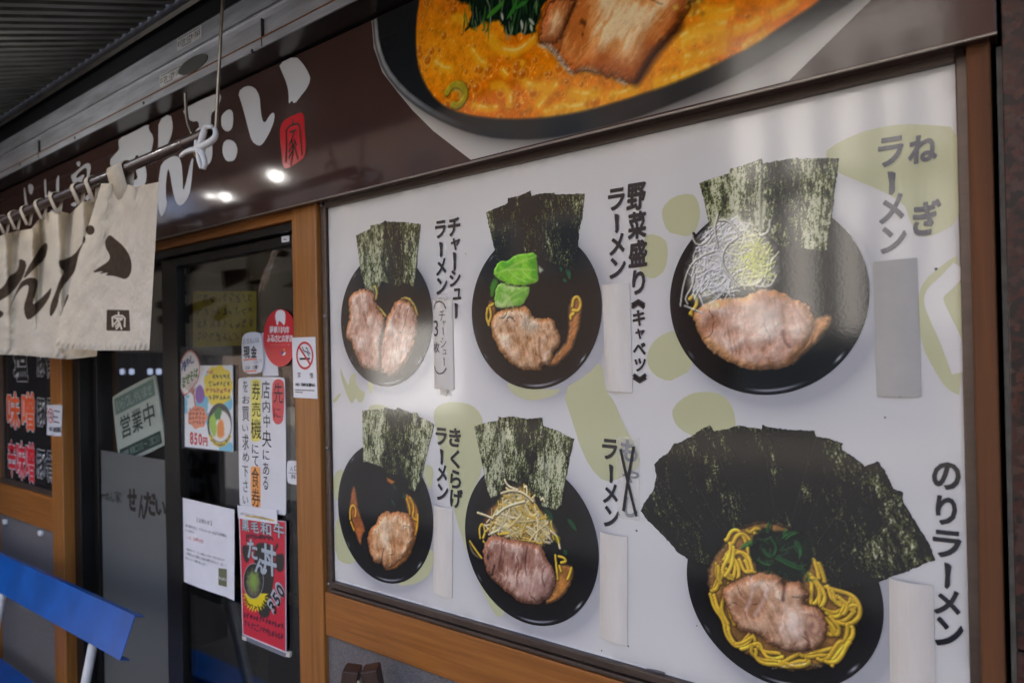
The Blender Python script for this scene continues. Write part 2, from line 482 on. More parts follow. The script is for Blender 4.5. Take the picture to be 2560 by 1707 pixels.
    def meat(s, Q, seed, base=(206, 160, 134), hi=(238, 212, 192), lo=(160, 104, 80), crust=(150, 88, 48), ang=.3, rag=.0022, cw=.004, fs=1.0, fat=.5, top=.009):
        Q = smooth(Q, 1); w = s.win(Q, .006); X, Z = s.X[w], s.Z[w]
        d = poly_sd(Q, X, Z) + (fbm(X / .006 + seed, Z / .006) - .5) * 2 * rag
        ca, sa = math.cos(ang), math.sin(ang); U = X * ca + Z * sa; V = -X * sa + Z * ca
        wob = (fbm(X / .03 + seed, Z / .03) - .5) * .022
        n = fbm((U + wob) / (.0030 * fs) + seed, V / (.022 * fs), 4); n2 = fbm(X / (.034 * fs) + seed, Z / (.034 * fs), 3); n3 = fbm(X / .0013, Z / .0013 + seed, 2)
        n4 = fbm(X / (.013 * fs) + seed * 5, Z / (.013 * fs), 3)
        k = (n - .5) * 1.0 + (n2 - .5) * 2.1 + (n4 - .5) * .8
        cc = np.asarray(base) + (np.asarray(hi) - np.asarray(base)) * sst(.0, .55, k)[..., None] + (np.asarray(lo) - np.asarray(base)) * sst(.0, .55, -k)[..., None]
        cc = cc * (1 + (n3 - .5) * .16)[..., None]
        seam = np.exp(-((fbm((U + wob) / (.024 * fs) + seed * 3, V / (.045 * fs), 2) - .5) / .012) ** 2) * sst(.42, .6, fbm(X / .018 + seed, Z / .018))
        cc = cc + (np.asarray(hi) + 10 - cc) * (seam * fat)[..., None]
        crack = np.exp(-((fbm((U + wob) / (.03 * fs) + seed * 7, V / (.06 * fs), 2) - .46) / .006) ** 2) * sst(.5, .62, fbm(X / .02 - seed, Z / .02))
        cc = cc * (1 - crack * .5)[..., None]
        e = sst(-cw * 2.2, -cw * .1, d + (n2 - .5) * cw * 3.4)
        cc = cc + (np.asarray(crust) * (.75 + .5 * n4)[..., None] - cc) * (e * .75)[..., None]
        s.mix(w, np.clip(1.1 - d / .004, 0, 1) * .32 * (d > 0), (40, 22, 12))
        m = np.clip(.5 - d / .0014, 0, 1)
        s.mix(w, m, cc); s.lv += .0003
        s.rise(w, m, s.lv + top * (1 - np.exp(np.minimum(d, 0) / .004)) + .0005 * (n - .5) + .0020 * (n4 - .5) + .006 * (n2 - .5) - .0012 * crack, .10 + .55 * sst(.52, .68, n2))
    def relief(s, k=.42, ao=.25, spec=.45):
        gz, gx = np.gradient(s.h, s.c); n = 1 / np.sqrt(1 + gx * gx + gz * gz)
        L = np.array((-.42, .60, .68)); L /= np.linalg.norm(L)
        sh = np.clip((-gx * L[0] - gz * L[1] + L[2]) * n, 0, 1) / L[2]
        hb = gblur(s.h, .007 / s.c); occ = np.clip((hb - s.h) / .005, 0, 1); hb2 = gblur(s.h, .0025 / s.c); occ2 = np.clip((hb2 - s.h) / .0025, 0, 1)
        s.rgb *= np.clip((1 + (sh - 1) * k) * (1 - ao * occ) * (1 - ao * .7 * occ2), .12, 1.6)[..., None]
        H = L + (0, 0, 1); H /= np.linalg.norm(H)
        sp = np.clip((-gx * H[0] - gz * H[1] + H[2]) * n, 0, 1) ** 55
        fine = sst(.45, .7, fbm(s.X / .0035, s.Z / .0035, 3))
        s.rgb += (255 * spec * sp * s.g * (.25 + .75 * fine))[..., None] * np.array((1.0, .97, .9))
        s.rgb = np.clip(s.rgb, 0, 250)
    def to_mesh(s, name, sil, Y, m, parent, gain=1.0):
        X, Z, c = s.X, s.Z, s.c
        if sil is not None:
            gz, gx = np.gradient(sil, c); gn = np.sqrt(gx * gx + gz * gz) + 1e-9; gx /= gn; gz /= gn
            near = (sil > 0) & (sil < c * 1.6); ins = sil <= 0
            X = np.where(near, X - sil * gx, X); Z = np.where(near, Z - sil * gz, Z); ok = ins | near
            q = ok[:-1, :-1] & ok[1:, :-1] & ok[:-1, 1:] & ok[1:, 1:] & (ins[:-1, :-1] | ins[1:, :-1] | ins[:-1, 1:] | ins[1:, 1:])
        else: q = np.ones((X.shape[0] - 1, X.shape[1] - 1), bool)
        ny, nx = X.shape; idx = np.arange(ny * nx).reshape(ny, nx)
        quads = np.stack([idx[:-1, :-1][q], idx[:-1, 1:][q], idx[1:, 1:][q], idx[1:, :-1][q]], 1)
        used = np.unique(quads); re = np.full(ny * nx, -1); re[used] = np.arange(len(used)); quads = re[quads]
        yy = np.full(len(used), Y) if not callable(Y) else Y(X.ravel()[used], Z.ravel()[used])
        co = np.stack([X.ravel()[used], yy, Z.ravel()[used]], 1)
        return grid_obj(name, co, quads, s.rgb.reshape(-1, 3)[used] * gain, m, parent)
def grid_obj(name, co, quads, rgb, m, parent, smoothed=False):
    me = bpy.data.meshes.new(name); n = len(co); k = len(quads)
    me.vertices.add(n); me.vertices.foreach_set('co', np.ascontiguousarray(co, dtype=np.float32).ravel())
    me.loops.add(k * 4); me.loops.foreach_set('vertex_index', quads.astype(np.int32).ravel())
    me.polygons.add(k); me.polygons.foreach_set('loop_start', np.arange(0, k * 4, 4, dtype=np.int32))
    me.update(calc_edges=True)
    v = np.clip(rgb / 255., 0, 1); v = np.where(v <= .04045, v / 12.92, ((v + .055) / 1.055) ** 2.4)
    a = me.color_attributes.new('ink', 'FLOAT_COLOR', 'POINT')
    a.data.foreach_set('color', np.concatenate([v, np.ones((n, 1))], 1).astype(np.float32).ravel())
    return link(name, me, m, parent, smoothed)
def cottonmat(name):
    """thin woven cotton: the dye is the colour attribute, some light comes through"""
    m = bpy.data.materials.new(name); m.use_nodes = True
    nt = m.node_tree; nt.nodes.clear()
    a = N(nt, 'ShaderNodeAttribute', attribute_name='ink'); d = N(nt, 'ShaderNodeBsdfDiffuse'); t = N(nt, 'ShaderNodeBsdfTranslucent'); x = N(nt, 'ShaderNodeMixShader'); x.inputs[0].default_value = .32
    o = N(nt, 'ShaderNodeOutputMaterial'); g = N(nt, 'ShaderNodeNewGeometry')
    n1 = N(nt, 'ShaderNodeTexNoise', Scale=900.0, Detail=2); n2 = N(nt, 'ShaderNodeTexNoise', Scale=70.0, Detail=4)
    for q in (n1, n2): nt.links.new(g.outputs['Position'], q.inputs['Vector'])
    b1 = N(nt, 'ShaderNodeBump', Strength=.3, Distance=.0006); b2 = N(nt, 'ShaderNodeBump', Strength=.5, Distance=.004)
    nt.links.new(n2.outputs[0], b2.inputs['Height']); nt.links.new(n1.outputs[0], b1.inputs['Height']); nt.links.new(b2.outputs[0], b1.inputs['Normal'])
    for q in (d, t): nt.links.new(a.outputs[0], q.inputs[0]); nt.links.new(b1.outputs[0], q.inputs['Normal'])
    nt.links.new(d.outputs[0], x.inputs[1]); nt.links.new(t.outputs[0], x.inputs[2]); nt.links.new(x.outputs[0], o.inputs[0])
    return m
def fit_circle(Q):
    Q = np.asarray(Q); A = np.c_[2 * Q, np.ones(len(Q))]; s = np.linalg.lstsq(A, (Q ** 2).sum(1), rcond=None)[0]
    return s[:2], math.sqrt(s[2] + s[:2] @ s[:2])

# ================================================================== the setting
M_PAVE = mat('paving', (88, 85, 80), .8, var=.25, vscale=3, bump=.3, bscale=120)
M_ROAD = mat('asphalt', (56, 56, 58), .85, var=.3, vscale=5, bump=.4, bscale=160)
def slab(name, x0, x1, y0, y1, z0, z1, m):
    return tag(box(name, x0, x1, y0, y1, z0, z1, m, None, 0), kind='structure')
slab('ground', -150, 150, -160, 140, -.6, -.14, mat('far ground', (84, 82, 78), .9, var=.2, vscale=.4))
slab('pavement', -40, 30, -3.2, 6, -.138, 0, M_PAVE)
slab('road', -40, 30, -9.2, -3.2, -.136, -.12, M_ROAD)
slab('far_pavement', -40, 30, -13.2, -9.2, -.134, 0, M_PAVE)

# timber, metal
W_V = wood('varnished upright', (122, 74, 28), (172, 114, 52), 2)
W_H = wood('varnished rail', (120, 70, 24), (170, 108, 46), 0)
W_R = wood('dull upright', (82, 48, 20), (118, 72, 34), 2, .75)
M_BLK = mat('black aluminium', (26, 26, 25), .35, metal=.3, var=.2, vscale=12)
M_BRZ = mat('bronze aluminium', (88, 74, 64), .34, metal=.35, var=.15, vscale=9, stretch=(1, 1, 6))
M_DADO = mat('speckled render', (122, 118, 116), .85, vscale=330, c2=(84, 81, 80), bump=.5, bscale=420, detail=3, lo=.3, hi=.7)
M_WALL = mat('upper wall', (150, 146, 140), .8, var=.15, vscale=3)
M_DARK = mat('interior wall', (66, 56, 46), .8, var=.2, vscale=3)

YP = -.015                       # front of the posts; the menu sheet lies at y = 0
ZB, ZT = 1.902, 2.20             # underside and top of the fascia sign
XR0 = wp(2415, 140, YP)[0]; XR1 = wp(2475, 100, YP)[0]
XB0 = wp(728, 560, YP)[0]; XB1 = wp(788, 505, YP)[0]
XA0 = wp(127, 1100, YP)[0]; XA1 = wp(155, 1100, YP)[0]
XL = -2.97                       # end of the left window bay

b = empty('shop_building', (-1.2, .1, 0), 'ramen shop building with speckled grey lower wall and dark room behind its doors', 'building')
box('upper_wall', -8, 2.6, .03, .25, 2.21, 5.6, M_WALL, b, 0)
box('roof', -8, 2.6, .03, 6, 5.6, 5.8, M_WALL, b, 0)
box('side_wall', -8, -7.8, .251, 6, 0, 5.598, M_WALL, b, 0)
box('side_wall', 2.4, 2.6, .251, 6, 0, 5.598, M_WALL, b, 0)
box('rear_wall', -7.798, 2.398, 5.7, 6, 0, 5.598, M_WALL, b, 0)
box('dado_panel', XB1 - .001, XR0 + .02, -.004, .16, 0, 1.062, M_DADO, b)
box('dado_panel', XL - .05, XA0 + .01, -.004, .16, 0, 1.07, M_DADO, b)
box('dado_panel', -8, XL - .06, -.004, .16, 0, 2.2, mat('side render', (92, 88, 84), .85, var=.2, vscale=6), b)
box('bay_wall', XB1 - .001, XR0 + .02, .03, .16, 1.064, 2.2, M_DARK, b, 0)
box('shade_wall', -3.95, -3.75, -1.25, -.006, 0, 2.32, mat('shade wall render', (84, 78, 72), .85, var=.2, vscale=5), b, 0)  # unseen wall added to darken the curtain and door side
box('shade_pier', .8, 1.4, -.75, -.001, 0, 2.75, mat('shade pier stone', (70, 48, 42), .3, var=.3, vscale=60), b, .004)  # unseen pier added to shade the right end of the board
box('right_wall', .36, 2.398, .0, .2, 0, 2.2, M_WALL, b, 0)
box('interior_floor', -7.7, 2.3, .17, 5.6, .0, .01, mat('shop floor', (70, 62, 54), .5, var=.2, vscale=4), b, 0)
box('interior_ceiling', -7.7, 2.3, .17, 5.6, 2.42, 2.5, M_DARK, b, 0)
box('interior_partition', -7.7, 2.3, 2.9, 3.0, .012, 2.418, M_DARK, b, 0)
box('interior_partition', -1.06, -1.0, .17, 2.898, .012, 2.418, M_DARK, b, 0)
box('interior_partition', -6.1, -6.0, .17, 2.898, .012, 2.418, M_DARK, b, 0)

t = empty('timber_frame', (-1.2, 0, 0), 'orange brown varnished timber posts and rails framing the door and menu board', 'timber frame')
box('post', XB0, XB1, YP, .14, 0, 1.905, W_V, t, .0025)
tag(box('post', XR0, XR1, YP, .14, 0, 1.905, W_R, t, .002), 'duller grainy brown post beside the granite column')
box('post', XA0, XA1, YP, .14, 0, 1.905, W_V, t, .0025)
box('post', XL - .055, XL, YP, .14, 0, 1.905, W_V, t, .0025)
box('lintel', XA1 + .001, XB0 - .001, -.010, .14, 1.885, 1.908, W_H, t, .0015)
box('lower_rail', XB1 + .001, XR0 - .001, -.011, .028, 1.0625, wp(1500, 1687, -.011)[2], W_H, t, .002)
box('lower_rail', XL + .001, XA0 - .001, -.011, .13, 1.072, 1.182, W_H, t, .002)
for px, py in ((16, 1303), (105, 1331)):
    q = wp(px, py, -.006); box('screw_cap', q[0] - .012, q[0] + .012, -.016, -.0045, q[2] - .008, q[2] + .008, mat('white plastic', (225, 225, 222), .35), t, .003)

# polished granite column at the right
g = bpy.data.materials.new('red granite'); g.use_nodes = True
_n = g.node_tree; _b = _n.nodes['Principled BSDF']; _b.inputs['Roughness'].default_value = .22; _b.inputs['Specular IOR Level'].default_value = .3
_g = N(_n, 'ShaderNodeNewGeometry'); _v = N(_n, 'ShaderNodeTexVoronoi', Scale=150.0); _v2 = N(_n, 'ShaderNodeTexNoise', Scale=130.0, Detail=4)
_n.links.new(_g.outputs[0], _v2.inputs['Vector'])
_mv = N(_n, 'ShaderNodeMixRGB', blend_type='ADD'); _mv.inputs[0].default_value = .012
_n.links.new(_g.outputs[0], _mv.inputs[1]); _n.links.new(_v2.outputs['Color'], _mv.inputs[2]); _n.links.new(_mv.outputs[0], _v.inputs['Vector'])
_r = N(_n, 'ShaderNodeValToRGB'); _r.color_ramp.interpolation = 'EASE'
_r.color_ramp.elements[0].position = .0; _r.color_ramp.elements[0].color = (*lin((30, 27, 26)), 1)
_r.color_ramp.elements[1].position = 1.; _r.color_ramp.elements[1].color = (*lin((74, 40, 32)), 1)
for p_, c_ in ((.25, (26, 22, 21)), (.4, (62, 30, 23)), (.6, (52, 32, 27)), (.82, (70, 50, 44))):
    e = _r.color_ramp.elements.new(p_); e.color = (*lin(c_), 1)
_sp = N(_n, 'ShaderNodeSeparateColor'); _n.links.new(_v.outputs['Color'], _sp.inputs[0]); _n.links.new(_sp.outputs[0], _r.inputs[0])
_n.links.new(_r.outputs[0], _b.inputs['Base Color'])
XG = wp(2506, 200, -.02)[0]
gc = empty('granite_column', (.17, .1, 0), 'polished dark red speckled granite column beside the menu board', 'column')
for z0, z1 in ((0, .62), (.622, 1.3), (1.302, 1.985), (1.987, 2.7)):
    box('granite_slab', XG, .355, -.02, .2, z0, z1, g, gc, .001)
box('sealant_strip', wp(2492, 200, -.006)[0], XG + .002, -.006, .1, 0, 1.9, mat('grey sealant', (120, 122, 120), .7, var=.2, vscale=60), gc, .0008)

# ================================================================== shutter box and awning above the sign
M_ALU = mat('weathered aluminium', (196, 202, 212), .42, metal=.1, vscale=6, stretch=(1, 1, 8), c2=(158, 162, 168), bump=.05, bscale=60)
M_SOF = mat('soffit metal', (96, 92, 88), .25, metal=.75, vscale=5, stretch=(3, 1, 1), c2=(62, 58, 54), bump=.06, bscale=18)
M_RUST = mat('rust streak', (150, 92, 40), .8, vscale=40, stretch=(1, 4, 1), c2=(96, 62, 34))
M_DKM = mat('dark steel', (40, 42, 46), .6, var=.2, vscale=8)
sb = empty('shutter_box', (-1.5, -.06, 2.2), 'long grey aluminium shutter box with a rusty seam above the brown sign', 'shutter box')
YF = -.095
zz = {y: wp(520, y, YF)[2] for y in (-26, 4, 33, 51, 96, 120.5, 164, 186)}
X0, X1 = -5.5, 1.2
zu = zz[186]
extrude_x('soffit', [(YF + .003, zu + .001), (-.002, zu + .004), (-.002, zu + .012), (YF + .003, zu + .012)], X0, X1, M_SOF, sb)
extrude_x('lip', [(YF - .001, zu), (YF + .002, zu), (YF + .002, zz[164] + .001), (YF - .001, zz[164] - .001)], X0, X1, M_ALU, sb)
extrude_x('rust_seam', [(YF - .0022, zz[164] - .0022), (YF + .004, zz[164] - .0022), (YF + .004, zz[164] + .0008), (YF - .0022, zz[164] + .0002)], X0, X1, M_RUST, sb)
extrude_x('lower_face', [(YF + .004, zz[164] + .001), (YF + .02, zz[164] + .001), (YF + .02, zz[120.5]), (YF + .004, zz[120.5])], X0, X1, M_ALU, sb)
rid = [(YF + .006 - .010 * math.sin(math.pi * i / 8) * (.6 + .4 * i / 8), zz[120.5] + .0015 + (zz[96] - zz[120.5] - .003) * i / 8) for i in range(9)]
extrude_x('ridge', rid + [(YF + .02, rid[-1][1]), (YF + .02, rid[0][1])], X0, X1, M_ALU, sb, smoothed=False)
extrude_x('upper_face', [(YF + .002, zz[96]), (YF + .02, zz[96]), (YF + .02, zz[51]), (YF + .000, zz[51])], X0, X1, M_ALU, sb)
extrude_x('top_bead', [(YF + .006, zz[51] + .001), (YF + .02, zz[51] + .001), (YF + .02, zz[33]), (YF + .008, zz[33]), (YF + .004, zz[51] + .006)], X0, X1, M_DKM, sb)
extrude_x('top_recess', [(YF + .03, zz[33] - .002), (YF + .05, zz[33] - .002), (YF + .05, zz[-26] + .05), (YF + .03, zz[-26] + .05)], X0, X1, M_DKM, sb)
for x in (wp(655, 90, YF)[0], wp(97, 385, YF)[0]):
    box('joint', x - .0015, x + .0015, YF - .0016, YF + .01, zu + .001, zz[120.5], M_DKM, sb, 0)
rg = random.Random(4)
for i in range(40):      # blistered rust spots on the seam
    x = rg.uniform(-2.6, -.6); h = rg.uniform(.002, .007)
    decal('rust_spot', [smooth([(x - h * .6, zz[164] - .001), (x + h, zz[164]), (x + h * .5, zz[164] + h), (x - h * .2, zz[164] + h * .6)], 1)], YF + .0032, M_RUST, sb)
for px, py in ((359, 258), (187, 345), (630, 128), (50, 412)):
    q = wp(px, py, YF - .0012); tube('rivet', [(q[0], YF - .002, q[2]), (q[0], YF + .002, q[2])], .004, M_DKM, sb, 8)
ov = wp(481, 162, YF + .002)
bm = bmesh.new(); bmesh.ops.create_circle(bm, cap_ends=True, radius=1, segments=28)
for v in bm.verts: v.co = Vector((ov[0] + v.co.x * .06, YF + .0015, ov[2] + v.co.y * .0155))
ex = bmesh.ops.extrude_face_region(bm, geom=bm.faces[:])
for v in ex['geom']:
    if isinstance(v, bmesh.types.BMVert): v.co.y += .0024
bmesh.ops.recalc_face_normals(bm, faces=bm.faces[:]); me = bpy.data.meshes.new('maker_plate'); bm.to_mesh(me); bm.free()
link('maker_plate', me, mat('grey plate', (86, 88, 86), .5), sb)

M_PSTK = mat('silver sticker', (236, 238, 240), .4, metal=0, var=.1, vscale=30)
M_K = ink('black print', (22, 22, 24), .5)
for nm, k_, (cx_, cy_), yy, lab in (('phone_sticker', 'A', (1301, 265), YF + .0005, 'silver telephone number sticker on the upper face of the shutter box'),
                                    ('phone_sticker', 'A', (1176, 523), YF + .003, 'silver telephone number sticker beside the oval plate on the shutter box')):
    c_ = wp(*P(k_, [(cx_, cy_)])[0], yy)
    o = tag(box(nm, c_[0] - .051, c_[0] + .051, yy - .0008, yy, c_[2] - .0135, c_[2] + .0135, M_PSTK, None, .0003), lab, 'sticker')
    textline('lettering', '0120-129-365', c_[0], c_[2] - .006, .0175, yy - .0012, M_K, o, .012, .78, 0, 'C')
    decal('fine_print', [[(c_[0] - .03, c_[2] - .0105), (c_[0] + .01, c_[2] - .0105), (c_[0] + .01, c_[2] - .009), (c_[0] - .03, c_[2] - .009)],
                         [(c_[0] - .045, c_[2] + .009), (c_[0] + .045, c_[2] + .009), (c_[0] + .045, c_[2] + .0105), (c_[0] - .045, c_[2] + .0105)]], yy - .0012, M_K, o)

AWL = .37
aw = empty('awning', (-1.5, -.12, 2.37), 'dark corrugated steel awning sloping down from the shutter box', 'awning')
SL = .363; ya, za = YF - .012, zz[-26] + .004
xs = []; prof = []
pitch = .042
nrib = int(6.7 / pitch)
for i in range(nrib):
    for f_, h_ in ((0, 0), (.5, 0), (.56, .02), (.94, .02)):
        prof.append((X0 + (i + f_) * pitch, h_))
V = []; F = []
for k_, yy in enumerate((ya - .004, ya - AWL)):
    for x, h in prof: V.append((x, yy, za + SL * (yy - ya) + h))
n_ = len(prof)
F = [(i, i + 1, n_ + i + 1, n_ + i) for i in range(n_ - 1)]
o = link('corrugated_sheet', mesh('corrugated_sheet', V, F), mat('corrugated steel', (112, 114, 110), .4, metal=.1, vscale=9, stretch=(5, 1, 1), c2=(80, 82, 80)), aw)
sm = o.modifiers.new('thickness', 'SOLIDIFY'); sm.thickness = .0012
extrude_x('edge_trim', [(ya, za - .016), (ya + .006, za - .022), (ya + .006, za + .02), (ya, za + .02)], X0, X1, mat('trim steel', (92, 88, 82), .45, metal=.5, vscale=14, c2=(68, 62, 56)), aw)
extrude_x('light_stop', [(ya + .0065, za + .004), (ya + .0065, za + .012), (.029, za + .06), (.029, za + .052)], X0, X1, M_DKM, aw)  # cover added to keep sky light out of the dark recess
extrude_x('gutter', [(ya - AWL - .02, za - AWL * SL - .02), (ya - AWL, za - AWL * SL - .02), (ya - AWL, za - AWL * SL + .03), (ya - AWL - .02, za - AWL * SL + .03)], X0, X1, M_DKM, aw)
for x in (-4.6, -2.7, -.6, 1.0):
    tube('brace', [(x, ya - AWL + .03, za - (AWL - .03) * SL + .03), (x, ya - .02, za + .3), (x, .026, za + .32)], .012, M_DKM, aw)

# ================================================================== fascia sign
YS = -.035
GB, GS = .10, 260
fs = empty('fascia_sign', (-1.2, YS, ZB), 'dark brown glossy fascia sign with white brush lettering and a giant ramen bowl picture', 'sign')
M_FAS = mat('brown sign film', (70, 50, 45), .1, var=.1, vscale=4, bump=.03, bscale=60, spec=.32)
xg0 = XG - .003
box('sign_panel', X0 + .2, xg0, YS, .0, ZB + .002, ZT - .004, M_FAS, fs, .001)
extrude_x('bottom_trim', [(YS - .0025, ZB - .0005), (YS + .0012, ZB - .0005), (YS + .0012, ZB + .0018), (YS - .0008, ZB + .0022), (YS - .0025, ZB + .0012)], X0 + .2, xg0, mat('sign trim', (140, 132, 122), .35, metal=.4), fs)
M_WINK = ink('white sign film', (206, 210, 214), .22, .03, 60)
YL = YS - .0006
LET = {'lettering': None}
def brush(k, pts, n=1): return smooth(XZ(k, pts, YL), n)
decal('lettering', [brush('A', [(815, 955), (905, 915), (1025, 850), (1020, 890), (1055, 940), (1050, 1000), (1035, 1060), (960, 1095), (940, 1060), (920, 1100), (870, 1145), (780, 1185), (748, 1110), (790, 1060), (820, 1030), (815, 990)]),
                    brush('A', [(930, 1120), (985, 1090), (1010, 1190), (1000, 1270), (960, 1300), (915, 1285), (905, 1245), (950, 1230), (935, 1180)])], YL, M_WINK, fs)
decal('lettering', [brush('A', [(1090, 830), (1170, 780), (1190, 860), (1180, 930), (1150, 1000), (1120, 1060), (1085, 1080), (1088, 950)]),
                    brush('A', [(1110, 1120), (1180, 1075), (1225, 1075), (1245, 1110), (1255, 1200), (1258, 1330), (1285, 1230), (1310, 1110), (1330, 1080), (1325, 1150), (1315, 1260), (1300, 1350), (1250, 1418), (1210, 1400), (1185, 1300), (1170, 1200), (1155, 1150), (1140, 1250), (1140, 1350), (1150, 1400), (1130, 1470), (1105, 1495), (1085, 1420), (1085, 1300), (1095, 1200)])], YL, M_WINK, fs)
decal('lettering', [brush('A', [(1255, 755), (1380, 690), (1500, 640), (1522, 660), (1515, 700), (1480, 760), (1450, 780), (1450, 870), (1460, 1000), (1460, 1080), (1440, 1130), (1400, 1145), (1370, 1120), (1360, 1020), (1370, 900), (1365, 830), (1320, 840), (1275, 800)]),
                    brush('A', [(1525, 790), (1570, 750), (1600, 765), (1605, 830), (1595, 890), (1560, 910), (1525, 880), (1520, 830)]),
                    brush('A', [(1540, 975), (1570, 958), (1615, 975), (1635, 1030), (1620, 1090), (1600, 1110), (1555, 1110), (1530, 1060), (1530, 1010)])], YL, M_WINK, fs)
decal('lettering', [brush('A', [(1635, 635), (1690, 590), (1750, 600), (1785, 660), (1790, 740), (1800, 820), (1820, 850), (1850, 800), (1875, 772), (1890, 790), (1880, 850), (1845, 930), (1800, 1000), (1770, 1002), (1730, 970), (1710, 900), (1685, 800), (1660, 710)]),
                    brush('A', [(1915, 440), (2030, 385), (2085, 440), (2125, 510), (2135, 550), (2110, 610), (2070, 660), (2025, 718), (2005, 690), (1985, 722), (1985, 640), (1970, 570), (1940, 500)])], YL, M_WINK, fs)
for q in ([[(385, 585), (408, 580), (420, 700), (440, 830), (465, 930), (520, 930), (530, 960), (445, 1005), (410, 900), (395, 760)], [(455, 545), (490, 518), (530, 540), (547, 580), (530, 660), (515, 705), (480, 680), (460, 610)]],
          [[(550, 905), (690, 848), (695, 890), (555, 945)]],
          [[(720, 455), (748, 440), (752, 560), (760, 750), (800, 620), (812, 655), (850, 660), (870, 740), (870, 800), (740, 860), (735, 760), (722, 600)], [(790, 1000), (860, 930), (880, 1000)]],
          [[(945, 390), (965, 385), (962, 600), (965, 740), (1000, 700), (1030, 670), (1055, 690), (1020, 730), (985, 790), (920, 790), (915, 560), (920, 450)], [(920, 980), (940, 900), (1000, 920), (960, 1000)]],
          [[(1235, 185), (1290, 145), (1312, 180), (1305, 230), (1280, 245)],
           [(1150, 390), (1210, 350), (1300, 270), (1380, 200), (1440, 178), (1480, 210), (1480, 290), (1455, 390), (1440, 470), (1440, 530), (1360, 565), (1345, 490), (1405, 460), (1420, 350), (1415, 270), (1380, 260), (1300, 320), (1245, 390), (1245, 440), (1300, 400), (1370, 365), (1375, 400), (1340, 450), (1340, 570), (1260, 600), (1275, 480), (1215, 545), (1190, 500)],
           [(1385, 770), (1400, 720), (1480, 670), (1500, 740), (1460, 760), (1430, 805)], [(1145, 850), (1240, 810), (1250, 890), (1180, 890)]]):
    decal('lettering', [brush('n', p_) for p_ in q], YL, M_WINK, fs)
sl_ = decal('seal', [brush('A', [(1925, 870), (1960, 820), (2060, 775), (2088, 780), (2095, 900), (2105, 1000), (2095, 1080), (2060, 1110), (1970, 1165), (1945, 1150), (1935, 1050), (1925, 960)])], YL, ink('seal red', (196, 22, 34), .2), fs)
tag(sl_, 'red square seal with a family crest character')
decal('seal_lettering', [strokes_poly(smooth(XZ('A', p_, YL), 1, False), .0042) for p_ in
      ([(2015, 822), (2014, 860)], [(1963, 905), (1990, 868), (2050, 848), (2062, 870), (2070, 960), (2078, 1068)], [(1968, 905), (1972, 1010), (1965, 1118)],
       [(1992, 912), (2036, 896)], [(2022, 910), (2008, 960), (1985, 1000)], [(2005, 960), (2018, 1010), (2012, 1080), (1998, 1140)], [(2010, 1000), (1985, 1050)],
       [(2015, 1030), (1985, 1090)], [(2022, 960), (2040, 1000)], [(2018, 990), (2035, 1040), (2050, 1098)])], YL - .0005, M_FAS, sl_)

# the giant bowl printed on the fascia
M_PRT = printmat('sign print', .1, .03, 60, .32)
wht = list(P('B', [(215, 100), (219, 160), (232, 330), (292, 500), (400, 640), (500, 760), (640, 900), (900, 1118)])) + list(P('C', [(748, 577), (1310, 0), (1470, -165)]))
whp = [wp(a, c_, YL)[[0, 2]] for a, c_ in wht]; whp = [(a, min(max(z_, ZB + .0045), ZT - .006)) for a, z_ in whp] + [(wp(1060, -300, YL)[0], ZT - .006)]
bowl_px = P('B', [(222, 100), (226, 180), (240, 330), (300, 500), (420, 650), (560, 760), (720, 850), (900, 920), (1100, 958), (1350, 962), (1600, 925), (2000, 825)]) + P('C', [(0, 690), (300, 560), (560, 420), (800, 270), (1000, 130), (1190, 0), (1380, -150), (1500, -330)])
soup_px = P('B', [(560, -260), (545, 0), (520, 150), (520, 350), (545, 500), (620, 650), (720, 740), (850, 790), (1000, 815), (1200, 825), (1400, 815), (1650, 775), (1900, 710), (2200, 610), (2338, 557)]) + P('C', [(240, 450), (500, 320), (750, 150), (950, 20), (1130, -150), (1200, -300)])
tx = lambda pts: np.array([wp(a, c_, YL)[[0, 2]] for a, c_ in pts])
BO = np.vstack([smooth(tx(bowl_px), 1, False), [(wp(1500, -560, YL)[0], 2.4)]]); SO = np.vstack([smooth(tx(soup_px), 1, False), [(wp(1500, -560, YL)[0], 2.4)]])
WH = np.array(whp)
pc = Pic((WH[:, 0].min(), WH[:, 0].max(), ZB + .004, ZT - .006), .0014, (206, 202, 192))
sdw = poly_sd(WH, pc.X, pc.Z); sdb = poly_sd(BO, pc.X, pc.Z); sds = poly_sd(SO, pc.X, pc.Z)
pc.rgb *= (1 - .55 * np.exp(-np.maximum(sdb, 0) / .016) * (.4 + .6 * sst(-1.0, -.5, pc.X)))[..., None]
allw = (slice(None), slice(None))
pc.mix(allw, np.clip(.5 - sdb / .003, 0, 1), np.asarray((30, 33, 35)) + (fbm(pc.X / .05, pc.Z / .05)[..., None] - .5) * 14)
rim = np.exp(-((sdb + .007) / .0055) ** 2) * sst(-.66, -.9, pc.X) ; pc.mix(allw, np.clip(rim * (.55 + .5 * fbm(pc.X / .03, pc.Z / .03)), 0, 1), (196, 198, 200))
sp = fbm(pc.X / .09, pc.Z / .09, 3); sp2 = fbm(pc.X / .012, pc.Z / .012, 3); fz = fbm(pc.X / .0032, pc.Z / .0032, 2)
cc = np.asarray((226, 116, 4)) + (np.asarray((244, 148, 14)) - np.asarray((226, 116, 4))) * sst(.35, .65, sp)[..., None]
cc = cc * (1 + (sp2 - .5) * .30 + (fz - .5) * .16)[..., None]; cc = cc + (np.asarray((255, 214, 120)) - cc) * (sst(.66, .76, fz) * sst(.55, .7, sp2) * .6)[..., None]
lft = sst(-.93, -.8, pc.X); cc = cc * (.72 + .28 * lft)[..., None]
pc.mix(allw, np.clip(.5 - sds / .006, 0, 1) * (sdb < 0), cc)
rn = np.random.RandomState(3)
